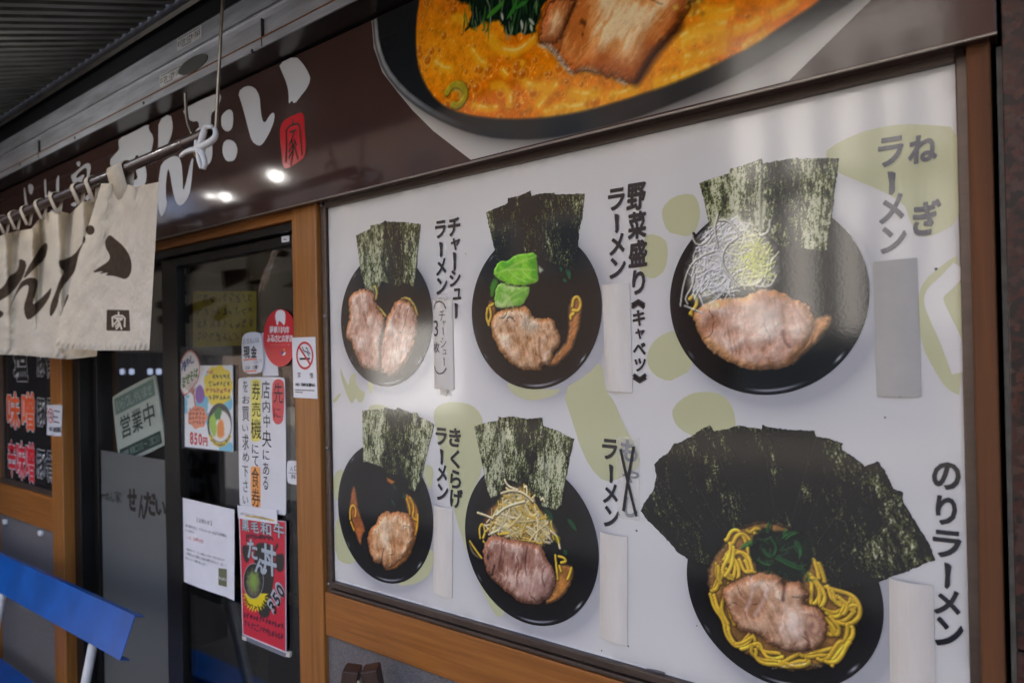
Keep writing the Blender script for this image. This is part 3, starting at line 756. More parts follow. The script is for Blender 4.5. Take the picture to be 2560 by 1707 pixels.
for i in range(1500):      # oil bubbles
    x = rn.uniform(WH[:, 0].min(), WH[:, 0].max()); z = rn.uniform(ZB, ZT); r_ = .0012 + .009 * rn.rand() ** 7
    w = pc.win([(x, z)], r_ * 1.6); X, Z = pc.X[w], pc.Z[w]
    if X.size == 0: continue
    d = np.hypot(X - x, (Z - z)) / r_; ins = np.clip(.5 - sds[w] / .006, 0, 1) * (sdb[w] < -.01)
    pc.mix(w, np.clip((1.1 - d) * 2, 0, 1) * .5 * ins, (186, 84, 4)); pc.mix(w, np.exp(-((d - 1) / .2) ** 2) * .35 * ins, (252, 196, 84)); pc.mix(w, np.exp(-(((X - x) / r_ + .35) ** 2 + ((Z - z) / r_ - .4) ** 2) / .06) * .6 * ins, (255, 240, 200))
def bl(k, p_, n=2): return smooth(XZ(k, p_, YL), n, False)
for k, p_, wd_ in (('B', [(1030, 240), (1060, 310), (1130, 355), (1220, 360), (1300, 300), (1360, 250)], .018), ('B', [(1030, 600), (1090, 580), (1150, 620), (1170, 680), (1160, 750)], .016),
                   ('B', [(1495, 560), (1420, 640), (1350, 740)], .018), ('B', [(1390, 790), (1500, 740), (1620, 745), (1700, 720)], .02), ('B', [(760, 130), (820, 120), (870, 160)], .016),
                   ('B', [(1110, 480), (1150, 530)], .014), ('B', [(1240, 430), (1270, 440)], .01), ('B', [(2150, 600), (2230, 560), (2330, 540)], .02),
                   ('C', [(0, 300), (150, 240), (340, 260)], .022), ('C', [(0, 270), (120, 190), (330, 170)], .02), ('C', [(140, 80), (260, 100), (380, 60)], .02), ('C', [(0, 530), (110, 490), (210, 455)], .02), ('C', [(20, 400), (180, 370), (330, 330)], .018), ('B', [(640, 420), (700, 470), (780, 480)], .016), ('B', [(900, 330), (950, 420), (1010, 450)], .014), ('B', [(1250, 560), (1330, 600), (1420, 590)], .016), ('B', [(1560, 640), (1680, 660), (1790, 640)], .018), ('B', [(1850, 660), (1960, 640), (2060, 610)], .016), ('B', [(900, 720), (1000, 750), (1090, 740)], .014), ('C', [(360, 210), (470, 190), (560, 130)], .018), ('C', [(420, 330), (520, 280), (600, 220)], .016), ('C', [(620, 110), (720, 60), (800, 0)], .016)):
    pc.soft_noodle(bl(k, p_), wd_ * .95, (250, 186, 30), .66)
pc.mix(allw, np.clip(.5 + sds / .006, 0, 1) * (sdb < -.012), (30, 33, 35))
pc.noodle(bl('B', [(735, 640), (770, 585), (830, 580), (868, 630), (855, 690), (810, 735), (775, 720)]), .012, (168, 160, 40), (140, 110, 14), .9, hs=.25)
pc.soft_noodle(bl('B', [(780, 620), (815, 610), (835, 645), (825, 690)]), .008, (210, 196, 90), .7)
sg_ = XZ('B', [(800, 0), (840, 30), (900, 20), (905, 100), (860, 210), (915, 195), (980, 150), (1080, 150), (1120, 180), (1140, 232), (1250, 242), (1340, 222), (1360, 150), (1380, 60), (1440, -20), (1500, -300), (820, -300)], YL)
pc.fill(sg_, (16, 34, 22), .002, 1, .005, .012)
for i in range(70):
    x = rn.uniform(830, 1370); y = rn.uniform(-60, 215); a_ = rn.uniform(-.9, .9)
    pc.line(XZ('B', [(x, y), (x + 10 * a_, y + rn.uniform(20, 60)), (x + 30 * a_, y + rn.uniform(60, 100))], YL), rn.uniform(.001, .004), [(40, 84, 40), (24, 54, 34), (150, 160, 130), (64, 120, 44)][rn.randint(4)], .0012, .8, True)
pc.fill(smooth(XZ('B', [(1003, 125), (1040, 70), (1100, 25), (1135, -10), (1120, 40), (1070, 90), (1020, 130)], YL), 1), (66, 140, 42), .0015)
for p_ in ([(1150, 130), (1190, 70), (1220, 0)], [(1210, 60), (1250, 30), (1290, 10)]): pc.line(XZ('B', p_, YL), .007, (48, 122, 40), .001, 1, True)
for p_ in ([(1245, 140), (1255, 200)], [(1310, 170), (1320, 215)], [(1300, 130), (1335, 170)], [(1110, 90), (1120, 140)]): pc.line(XZ('B', p_, YL), .004, (214, 214, 196), .001, .9, True)
mb = np.vstack([XZ('B', [(1440, -20), (1400, 90), (1375, 200), (1360, 300), (1430, 320), (1490, 370), (1515, 420), (1600, 505), (1700, 485), (1800, 515), (1900, 530), (1980, 570), (2040, 565), (2090, 490), (2150, 380), (2230, 290), (2338, 180)], YL), XZ('C', [(30, 120), (80, 20), (140, -120), (200, -300)], YL), XZ('B', [(1560, -300)], YL)])
pc.meat(mb, 2.2, (232, 158, 88), (252, 218, 164), (200, 112, 44), (172, 70, 10), -.75, .004, .016, 2.0, .5, .014)
pc.meat(np.vstack([XZ('B', [(1450, -10), (1410, 90), (1385, 200), (1372, 290), (1430, 310), (1500, 300), (1560, 180), (1600, 80), (1640, -20)], YL)]), 5.1, (214, 140, 78), (244, 204, 150), (160, 88, 40), (160, 76, 30), -.2, .003, .008, 1.6, .5, .012)
pc.line(bl('B', [(1365, 310), (1440, 325), (1500, 385), (1530, 440), (1600, 512)]), .007, (250, 236, 214), .003, .85, True)
pc.line(bl('B', [(1640, 480), (1700, 470), (1780, 500)]), .006, (244, 206, 150), .003, .7, True); pc.line(bl('B', [(1900, 545), (1970, 580)]), .004, (240, 232, 220), .002, .8, True)
pc.line(bl('B', [(2045, 560), (2100, 480), (2160, 380), (2240, 290), (2330, 190)]), .012, (70, 30, 8), .005, .8)
pc.line(bl('B', [(1610, 20), (1560, 150), (1520, 300), (1500, 380)]), .004, (120, 62, 26), .002, .7)
for i in range(30):
    x = rn.uniform(-40, 150); y = rn.uniform(-60, 140)
    pc.line(XZ('C', [(x, y), (x + rn.uniform(10, 40), y + rn.uniform(-40, 30))], YL), rn.uniform(.003, .009), [(226, 190, 74), (180, 120, 26), (236, 214, 130), (120, 66, 12)][rn.randint(4)], .002, .8, True)
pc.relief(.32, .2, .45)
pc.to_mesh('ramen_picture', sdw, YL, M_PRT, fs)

# ================================================================== menu board
BX0, BX1, BZ0, BZ1 = -1.087, -.0554, 1.169, 1.8944
mb_ = empty('menu_board', (-.57, 0, BZ0), 'white glossy menu board with six printed ramen bowls in a bronze frame', 'menu board')
M_BRD = printmat('glossy board print', .085, .024, 260, .5)
M_OLV = ink('olive print', (194, 195, 152), .085, .024, 260, .5)
M_INK = ink('ink print', (24, 27, 36), .085, .024, 260, .5)
M_GINK = ink('hazed ink print', (84, 84, 92), .085, .024, 260, .5)  # paler grey paints in the reflection haze over the leek lettering
box('backing', BX0 - .02, BX1 + .008, .001, .028, BZ0 - .02, BZ1 + .01, M_BRZ, mb_, 0)
# frame: four mitred bronze strips just proud of the sheet
ft = .003
def strip(name, x0, x1, z0, z1, y0=-.0045, y1=.0008): return box(name, x0, x1, y0, y1, z0, z1, M_BRZ, mb_, .0012)
strip('frame_strip', BX0 - .0185, BX0 - .002, wp(1500, 1690, 0)[2] + .001, ZB - .003, -.006)
strip('frame_strip', BX1 + .0005, XR0 + .006, BZ0 - .02, ZB - .003, -.005)
strip('frame_strip', BX0 - .0015, BX1, BZ1, ZB + .012, -.008)
strip('frame_strip', BX0 - .0015, BX1, wp(1500, 1667, -.01)[2], BZ0, -.010)
strip('frame_strip', BX0 - .0015, BX1, wp(1500, 1684, -.0135)[2], wp(1500, 1667, -.010)[2] - .0018, -.0135)
for px, py in ((804, 514), (812, 790), (818, 1120), (822, 1459)):
    q = wp(px, py, -.0065); tube('screw', [(q[0], -.0085, q[2]), (q[0], -.005, q[2])], .0034, mat('screw steel', (150, 148, 144), .35, metal=.7), mb_, 10)

# ---- bowls: rim points traced from the print
BP = {
 1: ('b1', [(290, 600), (205, 760), (150, 960), (165, 1150), (230, 1310), (330, 1420), (480, 1470), (620, 1425), (720, 1310), (785, 1130), (803, 940), (770, 770), (690, 620)]),
 2: ('b2', [(235, 545), (140, 700), (82, 950), (130, 1200), (230, 1370), (390, 1470), (530, 1490), (700, 1450), (850, 1320), (930, 1140), (960, 950), (935, 800), (800, 535)]),
 3: ('b3', [(270, 575), (150, 725), (65, 930), (75, 1080), (140, 1230), (240, 1340), (370, 1410), (560, 1442), (760, 1415), (930, 1330), (1040, 1200), (1100, 1040), (1105, 930), (1060, 750), (910, 555)]),
 4: ('b4', [(280, 355), (170, 480), (128, 680), (140, 880), (190, 1020), (280, 1160), (380, 1235), (480, 1255), (590, 1215), (680, 1090), (730, 930), (735, 750), (670, 540)]),
 5: ('b5', [(78, 740), (107, 950), (180, 1120), (290, 1240), (400, 1325), (540, 1358), (690, 1335), (780, 1260), (860, 1100), (885, 950), (870, 820), (800, 620), (690, 470), (150, 500), (195, 450), (105, 620)]),
 6: ('b6', [(388, 870), (390, 960), (410, 1090), (470, 1240), (560, 1360), (680, 1490), (760, 1540), (1512, 1000), (1512, 1100), (1490, 1230), (1440, 1350), (1370, 1450), (1270, 1560)])}
NORI = {
 1: [(258, 395), (360, 350), (362, 325), (440, 308), (470, 288), (478, 298), (590, 300), (720, 315), (712, 400), (700, 500), (692, 620), (682, 690), (670, 772), (640, 745), (590, 730), (560, 770), (490, 740), (440, 720), (425, 770), (415, 850), (330, 780), (300, 700), (285, 600), (270, 480)],
 2: [(178, 300), (250, 270), (325, 240), (327, 205), (400, 190), (480, 153), (483, 188), (560, 172), (640, 168), (645, 180), (740, 178), (846, 172), (838, 250), (825, 350), (805, 440), (800, 530), (790, 600), (770, 690), (690, 660), (600, 640), (530, 620), (520, 580), (440, 580), (350, 610), (260, 630), (245, 620), (235, 550), (210, 450), (195, 380)],
 3: [(223, 370), (300, 340), (380, 315), (383, 296), (460, 275), (545, 242), (552, 268), (640, 250), (730, 237), (735, 245), (840, 238), (945, 240), (935, 320), (925, 400), (915, 480), (908, 550), (895, 620), (888, 715), (840, 720), (780, 710), (700, 700), (640, 690), (600, 660), (560, 620), (290, 610), (265, 540), (250, 460), (235, 410)],
 4: [(278, 120), (350, 115), (420, 108), (425, 100), (500, 115), (505, 100), (560, 120), (600, 138), (635, 130), (645, 160), (700, 180), (748, 212), (735, 270), (715, 340), (695, 430), (680, 500), (665, 560), (640, 600), (620, 650), (580, 630), (570, 570), (500, 550), (430, 520), (420, 500), (370, 475), (310, 455), (285, 460), (283, 350), (280, 240)],
 5: [(135, 158), (200, 138), (280, 122), (282, 97), (300, 105), (365, 97), (450, 112), (545, 105), (552, 155), (640, 185), (700, 215), (738, 232), (730, 270), (715, 340), (700, 420), (685, 490), (670, 560), (662, 630), (630, 665), (580, 650), (545, 640), (530, 590), (480, 570), (440, 530), (380, 490), (330, 480), (300, 540), (270, 580), (235, 590), (215, 540), (195, 440), (175, 340), (155, 250)],
 6: [(120, 585), (135, 545), (190, 470), (210, 385), (195, 320), (230, 285), (280, 250), (310, 200), (330, 200), (400, 165), (480, 110), (515, 98), (535, 130), (600, 120), (680, 97), (730, 108), (810, 118), (815, 98), (900, 115), (1000, 125), (1110, 128), (1120, 160), (1200, 175), (1270, 200), (1268, 235), (1340, 280), (1400, 330), (1430, 318), (1470, 300), (1510, 350), (1550, 430), (1560, 460), (1615, 480), (1612, 520), (1640, 570), (1690, 650), (1740, 730), (1780, 810), (1798, 868), (1760, 875), (1710, 900), (1640, 930), (1560, 955), (1490, 985), (1440, 1010), (1200, 1030), (1100, 900), (1050, 700), (950, 680), (860, 650), (780, 660), (640, 700), (560, 800), (510, 900), (390, 860), (330, 820), (280, 760), (210, 690), (150, 630)]}
CIRC = {i: fit_circle(XZ(k, p_)) for i, (k, p_) in BP.items()}
# the sheet: white, with the soft shadows that are part of the printed picture
pp = Pic((BX0 + .008, BX1 - .008, BZ0 + .008, BZ1 - .008), .004, (216, 215, 209))
for i, (c_, r_) in CIRC.items():
    d = np.hypot(pp.X - c_[0] - .012, pp.Z - c_[1] + .012) - r_
    pp.mix(allw, np.exp(-np.maximum(d, 0) / .013) * .42, (118, 120, 132))
pp.rgb *= (1 + (fbm(pp.X / .22, pp.Z / .22, 3) - .5) * .05)[..., None]
edge_ = np.minimum(np.minimum(pp.X - BX0, BX1 - pp.X), np.minimum(pp.Z - BZ0, BZ1 - pp.Z))
pp.rgb *= (1 - .10 * np.exp(-np.maximum(edge_, 0) / .008) * sst(.35, .65, fbm(pp.X / .05, pp.Z / .05)))[..., None]
pp.X = np.clip(pp.X, BX0, BX1); pp.Z = np.clip(pp.Z, BZ0, BZ1)
pp.to_mesh('printed_sheet', None, 0.0, M_BRD, mb_)
# olive brush motif
OL = [('b3', [(35, 490), (90, 435), (180, 418), (215, 450), (232, 530), (210, 610), (165, 645), (110, 632), (60, 620), (30, 540)]),
      ('b2', [(1265, 440), (1385, 470), (1410, 560), (1390, 690), (1330, 740), (1290, 748), (1230, 720), (1205, 680), (1260, 600), (1240, 500)]),
      ('q', [(1490, 800), (1510, 775), (1545, 757), (1580, 770), (1590, 810), (1588, 850), (1560, 865), (1535, 877), (1500, 860), (1485, 830)]),
      ('q', [(1545, 935), (1580, 905), (1620, 898), (1660, 905), (1685, 935), (1692, 985), (1670, 1000), (1600, 1005), (1560, 985), (1545, 960)]),
      ('b3', [(860, 215), (950, 150), (1100, 90), (1270, 62), (1420, 68), (1557, 80), (1562, 300), (1566, 440), (1568, 540), (1500, 610), (1360, 655), (1310, 560), (1280, 470), (1150, 400), (1000, 340), (930, 310)]),
      ('b3', [(1572, 730), (1500, 770), (1380, 870), (1350, 960), (1355, 1050), (1370, 1200), (1430, 1320), (1500, 1430), (1586, 1470)]),
      ('b2', [(310, 1440), (420, 1480), (600, 1500), (690, 1490), (640, 1540), (520, 1568), (440, 1568), (350, 1520)]),
      ('b4', [(738, 130), (780, 80), (860, 62), (960, 70), (1030, 110), (1070, 190), (1068, 500), (1000, 640), (1080, 1100), (1150, 1300), (1210, 1430), (1190, 1468), (1140, 1455), (1040, 1250), (945, 1000), (870, 760), (820, 480), (760, 260)]),
      ('b4', [(87, 530), (160, 490), (150, 650), (110, 720), (90, 660)]), ('b4', [(97, 860), (130, 800), (150, 950), (200, 1040), (240, 1110), (170, 1125), (100, 1080)]),
      ('b4', [(540, 1265), (650, 1245), (735, 1170), (745, 1000), (650, 1100), (500, 1250)]), ('b4', [(690, 460), (745, 500), (735, 590), (720, 650), (680, 560)]),
      ('b4', [(320, 85), (400, 78), (470, 110), (430, 130), (320, 130)]),
      ('b1', [(145, 1330), (165, 1390), (190, 1440), (203, 1470), (220, 1385), (262, 1370), (250, 1430), (290, 1500), (325, 1510), (310, 1575), (280, 1590), (255, 1545), (230, 1600), (205, 1560), (180, 1500), (150, 1400)]),
      ('b1', [(85, 1575), (130, 1525), (160, 1515), (110, 1590)]), ('b1', [(335, 1440), (370, 1430), (385, 1470), (372, 1530), (350, 1500)])]
q7 = P('b2', [(690, 1500), (860, 1400), (960, 1290), (985, 1510), (1040, 1568)]) + P('b5', [(1040, 160), (1100, 260), (1138, 340), (1120, 420), (1020, 470), (920, 497), (830, 400), (770, 270), (735, 150)])
for j_, (k, p_) in enumerate(OL): decal('brush_motif', [smooth(XZ(k, p_), 1)], -.0003 - j_ * 1.2e-5, M_OLV, mb_)
decal('brush_motif', [smooth(XZ('p', q7), 1)], -.0005, M_OLV, mb_)
decal('brush_line', [strokes_poly(smooth(XZ('b3', [(1572, 800), (1500, 880), (1440, 930), (1430, 980), (1470, 1070), (1510, 1150), (1583, 1340)]), 2, False), .016, .02)], -.0007, ink('white print', (216, 215, 209), .085, .024, 260, .5), mb_)

def start(i, cell, extra=None):
    k, rp = BP[i]; c_, r_ = CIRC[i]; nq = XZ(k, NORI[i])
    al = np.vstack([nq, [(c_[0] - r_, max(c_[1] - r_, BZ0 + .0005)), (c_[0] + r_, c_[1])]])
    p_ = Pic((al[:, 0].min(), al[:, 0].max(), al[:, 1].min(), al[:, 1].max()), cell)
    d = np.hypot(p_.X - c_[0], p_.Z - c_[1]) - r_
    nd = poly_sd(nq, p_.X, p_.Z) + (fbm(p_.X / .003 + i, p_.Z / .003) - .5) * .0024
    sil = np.minimum(d, nd); sil = np.maximum(sil, BZ0 + .0005 - p_.Z)
    if extra is not None: sil = np.minimum(sil, poly_sd(XZ(k, extra), p_.X, p_.Z))
    # the black glazed bowl: dark well, paler lip
    p_.rgb[:] = (13, 14, 17)
    lip = sst(-.2 * r_, -.02 * r_, d); p_.rgb += (lip * 10)[..., None]
    u = np.clip((p_.Z - c_[1]) / r_, -1, 1)
    p_.mix(allw, np.exp(-((d + .045 * r_) / (.012 * r_)) ** 2) * sst(-.80, -.97, u) * .75 * sst(.4, .1, np.abs((p_.X - c_[0]) / r_ - .15)), (214, 216, 220))
    a_ = np.arctan2(p_.Z - c_[1], p_.X - c_[0])
    for a0, ww, st in ((-.72, .06, .8), (2.3, .05, .5), (-2.5, .05, .35)):
        p_.mix(allw, np.exp(-((d + .04 * r_) / (.012 * r_)) ** 2) * np.exp(-((a_ - a0) / ww) ** 2) * st, (220, 222, 226))
    return p_, k, nq, sil
def T(k, *pts): return XZ(k, list(pts))
def C_(k, pts, n=2): return smooth(XZ(k, pts), n, False)
def finish(p_, sil, ao=.25):
    p_.relief(ao=ao)
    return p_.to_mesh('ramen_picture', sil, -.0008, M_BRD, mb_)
def kelp_gaps(p_, k, lines):
    for l_ in lines: p_.line(C_(k, l_), .0022, (14, 16, 17), .0015, .6)

# 1 roast pork ramen
p_, k, nq, sil = start(1, .0012)
p_.nori(nq, [(0, .62), (.2, .68), (.42, .6), (.5, .3), (.68, .3), (.74, .6), (1, .62)], 3.1, .05)
kelp_gaps(p_, k, ([(470, 300), (455, 500), (440, 700)], [(600, 310), (598, 500), (590, 720)]))
for q in ([(395, 760), (410, 800), (400, 850)], [(410, 900), (440, 930), (470, 970)], [(585, 850), (620, 840), (660, 870), (690, 940)], [(640, 850), (680, 900), (695, 960)]): p_.noodle(C_(k, q), .0055, (214, 190, 90))
m1 = T(k, (210, 830), (260, 790), (330, 770), (390, 800), (400, 880), (440, 950), (470, 1000), (455, 1080), (430, 1180), (440, 1260), (440, 1370), (330, 1350), (280, 1310), (250, 1230), (215, 1130), (190, 1140), (185, 1080), (215, 980), (205, 900))
m2 = T(k, (470, 1000), (510, 920), (540, 860), (600, 850), (660, 880), (690, 960), (700, 1030), (690, 1120), (670, 1200), (620, 1300), (590, 1340), (540, 1390), (500, 1400), (440, 1370), (430, 1260), (440, 1180), (460, 1080))
p_.meat(m1, 1.3, (208, 166, 140), (240, 214, 192), (170, 116, 90), (170, 104, 54), .25, .003)
p_.meat(m2, 4.7, (204, 160, 134), (240, 212, 188), (158, 104, 80), (170, 104, 54), -.2, .003)
p_.line(C_(k, [(470, 1010), (455, 1100), (432, 1190), (440, 1280), (436, 1370)]), .003, (110, 64, 54), .0015, .8)
p_.line(C_(k, [(470, 1060), (520, 1040), (550, 1090), (530, 1160)]), .005, (238, 214, 200), .003, .6)
tag(finish(p_, sil), 'printed picture of the roast pork ramen bowl')

# 2 vegetable ramen
p_, k, nq, sil = start(2, .0011)
p_.nori(nq, lambda t, z: .22 + .3 * sst(.16, .02, t) + .3 * sst(.86, 1, t) + .22 * sst(.85, 1, z) + .1 * sst(.6, .8, t), 7.7, .05)
kelp_gaps(p_, k, ([(483, 190), (470, 400), (470, 560)], [(640, 180), (650, 420), (660, 640)]))
p_.fill(smooth(T(k, (755, 880), (790, 865), (822, 900), (818, 1000), (800, 1100), (760, 1220), (700, 1290), (640, 1330), (590, 1340), (650, 1260), (700, 1200), (730, 1180), (740, 1050), (738, 960)), 1), (176, 116, 66), .003, 1, .002, hh=.002, g=.5, mott=.3)
p_.fill(smooth(T(k, (195, 900), (230, 900), (250, 960), (230, 1040), (205, 1060), (190, 990)), 1), (170, 110, 60), .003, hh=.002, g=.5, mott=.3)
for q in ([(762, 935), (770, 880), (800, 868), (822, 915), (806, 968), (768, 962)], [(770, 985), (748, 1000), (752, 1020)], [(188, 950), (180, 1010), (198, 1060)], [(200, 935), (232, 918)], [(205, 950), (215, 1000), (200, 1040)]): p_.noodle(C_(k, q), .0056, (232, 190, 66))
p_.meat(T(k, (215, 1020), (260, 960), (350, 940), (440, 930), (465, 945), (490, 1000), (540, 1020), (580, 1010), (630, 1020), (650, 1060), (680, 1120), (680, 1190), (640, 1230), (630, 1290), (600, 1330), (560, 1330), (540, 1370), (480, 1365), (400, 1360), (340, 1310), (290, 1260), (240, 1180), (210, 1090)), 2.4, (218, 176, 136), (246, 220, 186), (184, 130, 84), (172, 104, 46), .1, .0026)
p_.fill(smooth(T(k, (415, 1040), (470, 1010), (525, 1030), (530, 1090), (490, 1130), (440, 1090)), 1), (222, 222, 200), .006, .55)
p_.line(C_(k, [(540, 1150), (535, 1230), (550, 1300), (545, 1360)]), .003, (126, 78, 50), .002, .7); p_.line(C_(k, [(600, 1240), (570, 1270), (590, 1320)]), .004, (240, 220, 200), .002, .7)
p_.fill(smooth(T(k, (205, 790), (240, 740), (262, 760), (245, 820), (225, 880), (205, 870)), 1), (62, 138, 34), .002, 1, .002)
def leaf(q, c1, c2, veins):
    q = smooth(T(k, *q), 1); w = p_.win(q, .004); X, Z = p_.X[w], p_.Z[w]; d = poly_sd(q, X, Z) + (fbm(X / .008, Z / .008) - .5) * .003
    n = fbm(X / .018, Z / .018, 3); cc = np.asarray(c1) + (np.asarray(c2) - np.asarray(c1)) * sst(.35, .7, n)[..., None]
    cc = cc * (1 + (fbm(X / .003, Z / .003, 2) - .5) * .18)[..., None]
    p_.mix(w, np.clip(1 - d / .004, 0, 1) * .5 * (d > 0), (14, 40, 10)); p_.mix(w, np.clip(.5 - d / .0016, 0, 1), cc)
    p_.mix(w, np.exp(-((d + .001) / .0012) ** 2) * .4, (206, 236, 130)); p_.lv += .002; p_.rise(w, np.clip(.5 - d / .0016, 0, 1), p_.lv + .0035 * fbm(X / .022, Z / .022, 2) + .002 * (1 - np.exp(np.minimum(d, 0) / .003)), .35)
    for v_ in veins: p_.line(C_(k, v_), .0022, (196, 232, 120), .0016, .7, True)
leaf([(245, 800), (290, 770), (380, 800), (470, 795), (472, 850), (450, 890), (420, 935), (330, 945), (260, 955), (230, 915)], (122, 188, 66), (206, 228, 150), ([(280, 930), (340, 870), (440, 820)], [(310, 940), (360, 900), (410, 880)]))
leaf([(220, 710), (262, 630), (330, 628), (370, 590), (440, 578), (522, 575), (527, 660), (535, 745), (525, 775), (430, 800), (350, 795), (270, 760)], (92, 178, 30), (140, 214, 48), ([(240, 715), (340, 680), (510, 690)], [(300, 690), (400, 640), (510, 600)], [(330, 690), (380, 740), (470, 780)], [(420, 690), (460, 740), (520, 760)]))
p_.fill(T(k, (530, 655), (565, 690), (545, 710), (530, 700)), (214, 226, 190), .002)
for q in ([(680, 665), (690, 700)], [(720, 680), (745, 750)], [(700, 750), (720, 770)], [(735, 690), (745, 730)]): p_.line(C_(k, q), .005, (24, 96, 56), .001, .9, True)
tag(finish(p_, sil), 'printed picture of the vegetable and cabbage ramen bowl')

# 3 leek ramen
p_, k, nq, sil = start(3, .00088, [(125, 1000), (140, 900), (170, 780), (205, 760), (230, 690), (190, 650), (185, 620), (200, 620), (235, 680), (270, 600), (330, 560), (290, 700), (190, 900), (150, 990)])
p_.nori(nq, [(0, .66), (.2, .74), (.45, .72), (.53, .42), (.68, .34), (.76, .62), (1, .64)], 11.3, .03, fs=1.15)
kelp_gaps(p_, k, ([(550, 268), (548, 420), (540, 620)], [(735, 246), (740, 420), (745, 700)]))
for q in ([(176, 965), (200, 940), (218, 990), (182, 1035)], [(180, 1040), (215, 1060), (260, 1040)]): p_.noodle(C_(k, q), .0058, (226, 188, 60))
p_.fill(smooth(T(k, (800, 1075), (912, 1038), (890, 1110), (830, 1180), (760, 1240), (690, 1315), (740, 1230)), 1), (204, 148, 98), .003, 1, .002, hh=.002, g=.5, mott=.3)
p_.meat(T(k, (185, 1045), (230, 1000), (300, 960), (420, 955), (450, 960), (520, 920), (590, 912), (660, 930), (720, 975), (735, 965), (790, 1000), (820, 1060), (815, 1130), (780, 1200), (730, 1260), (690, 1310), (620, 1325), (520, 1335), (420, 1310), (340, 1270), (270, 1220), (220, 1140)), 8.4, (212, 168, 142), (242, 214, 190), (178, 124, 92), (206, 140, 76), .15, .0022, .006)
p_.fill(smooth(T(k, (510, 1040), (570, 990), (640, 990), (660, 1060), (640, 1140), (560, 1120), (520, 1090)), 2), (230, 222, 208), .012, .6)
p_.line(C_(k, [(655, 1130), (660, 1180), (690, 1210)]), .003, (120, 72, 60), .002, .7); p_.line(C_(k, [(700, 950), (720, 1020), (770, 1080), (800, 1150)]), .0025, (150, 100, 84), .002, .5)
rs = np.random.RandomState(12); reg = T(k, (165, 860), (200, 760), (240, 660), (310, 570), (390, 535), (470, 580), (560, 640), (618, 730), (622, 850), (570, 905), (460, 910), (430, 950), (330, 950), (260, 1000), (200, 960))
p_.fill(smooth(reg, 1), (222, 220, 194), .010, .97, .004, hh=.0042, g=.2)
for i in range(520):
    x = rs.uniform(190, 610); y = rs.uniform(560, 930); a0 = rs.uniform(0, 6.28); L = rs.uniform(60, 170); cv = rs.uniform(-1.6, 1.6)
    pts = [(x, y)]
    for j in range(4): a0 += cv * .3; x += math.cos(a0) * L / 4; y += math.sin(a0) * L / 4; pts.append((x, y))
    q = XZ(k, pts)
    if poly_sd(reg, q[:, 0], q[:, 1]).max() > .004: continue
    yel = np.exp(-(((pts[2][0] - 510) / 90) ** 2 + ((pts[2][1] - 760) / 130) ** 2))
    c0 = np.array((240, 238, 226)) * (1 - yel) + np.array((206, 214, 96)) * yel; c0 = c0 * rs.uniform(.84, 1.06)
    p_.noodle(smooth(q, 2, False), rs.uniform(.0014, .0030), tuple(np.minimum(c0 * 1.06, 240)), tuple(c0 * .74), .7, hs=.3)
for q in ([(128, 1000), (140, 900), (175, 790), (240, 740), (300, 720)], [(185, 620), (200, 680), (240, 690), (280, 650)], [(165, 990), (150, 960), (190, 900), (200, 840)], [(320, 535), (300, 600), (320, 700)], [(590, 560), (585, 620), (540, 640)], [(430, 905), (340, 800), (350, 700), (420, 650)], [(620, 850), (590, 905), (520, 900)], [(240, 1035), (200, 1020), (150, 1000)], [(440, 640), (380, 560), (330, 560)]):
    p_.noodle(C_(k, q, 3), .0030, (226, 224, 208), (140, 138, 118), .8, hs=.5)
tag(finish(p_, sil, .1), 'printed picture of the leek ramen bowl')

# 4 wood-ear ramen
p_, k, nq, sil = start(4, .0012)
p_.nori(nq, [(0, .7), (.3, .68), (.4, .34), (.66, .36), (.74, .6), (1, .62)], 5.9, -.04)
kelp_gaps(p_, k, ([(440, 110), (430, 300), (415, 500)], [(640, 150), (610, 380), (575, 600)]))
p_.fill(smooth(T(k, (222, 600), (237, 650), (245, 740), (270, 820), (300, 900), (275, 935), (270, 1010), (235, 920), (210, 830), (195, 760), (205, 680)), 1), (172, 98, 48), .003, 1, .002, hh=.002, g=.5, mott=.3)
p_.fill(smooth(T(k, (555, 660), (600, 685), (638, 740), (645, 830), (634, 930), (600, 1040), (560, 1100), (500, 1145), (440, 1160), (410, 1140), (540, 1060), (600, 950), (610, 870), (585, 800), (570, 740)), 1), (196, 122, 48), .003, 1, .002, hh=.002, g=.5, mott=.3)
for q in ([(200, 830), (198, 760), (220, 732), (240, 770), (232, 812)], [(590, 690), (620, 750), (604, 820), (640, 840)], [(570, 700), (590, 760), (588, 800)], [(640, 800), (640, 870), (625, 930)], [(205, 850), (225, 900)]): p_.noodle(C_(k, q), .0055, (232, 176, 40))
for i in range(9):
    x = 330 + 120 * rs.rand(); y = 560 + 180 * rs.rand(); p_.fill(smooth(T(k, (x, y), (x + 60, y - 20), (x + 90, y + 40), (x + 40, y + 80), (x - 20, y + 40)), 2), (20 + 6 * rs.rand(), 22, 27), .004, .8)
p_.fill(T(k, (440, 556), (492, 585), (470, 600), (442, 580)), (200, 120, 40), .002)
for q in ([(480, 605), (500, 630)], [(540, 690), (560, 670)], [(470, 700), (490, 740)], [(545, 655), (560, 690)]): p_.line(C_(k, q), .006, (24, 70, 46), .002, .9, True)
p_.meat(T(k, (310, 940), (345, 870), (370, 860), (390, 800), (440, 770), (480, 785), (540, 778), (590, 800), (615, 860), (625, 930), (600, 1000), (570, 1060), (520, 1110), (470, 1145), (425, 1155), (405, 1110), (370, 1120), (345, 1090), (320, 1020)), 9.9, (216, 164, 116), (246, 216, 174), (178, 116, 68), (168, 92, 40), .12, .003)
p_.fill(smooth(T(k, (400, 870), (450, 850), (475, 900), (450, 1000), (420, 1020), (405, 950)), 1), (236, 214, 182), .008, .55)
p_.line(C_(k, [(418, 1020), (408, 1070), (404, 1112)]), .003, (104, 58, 34), .0015, .8)
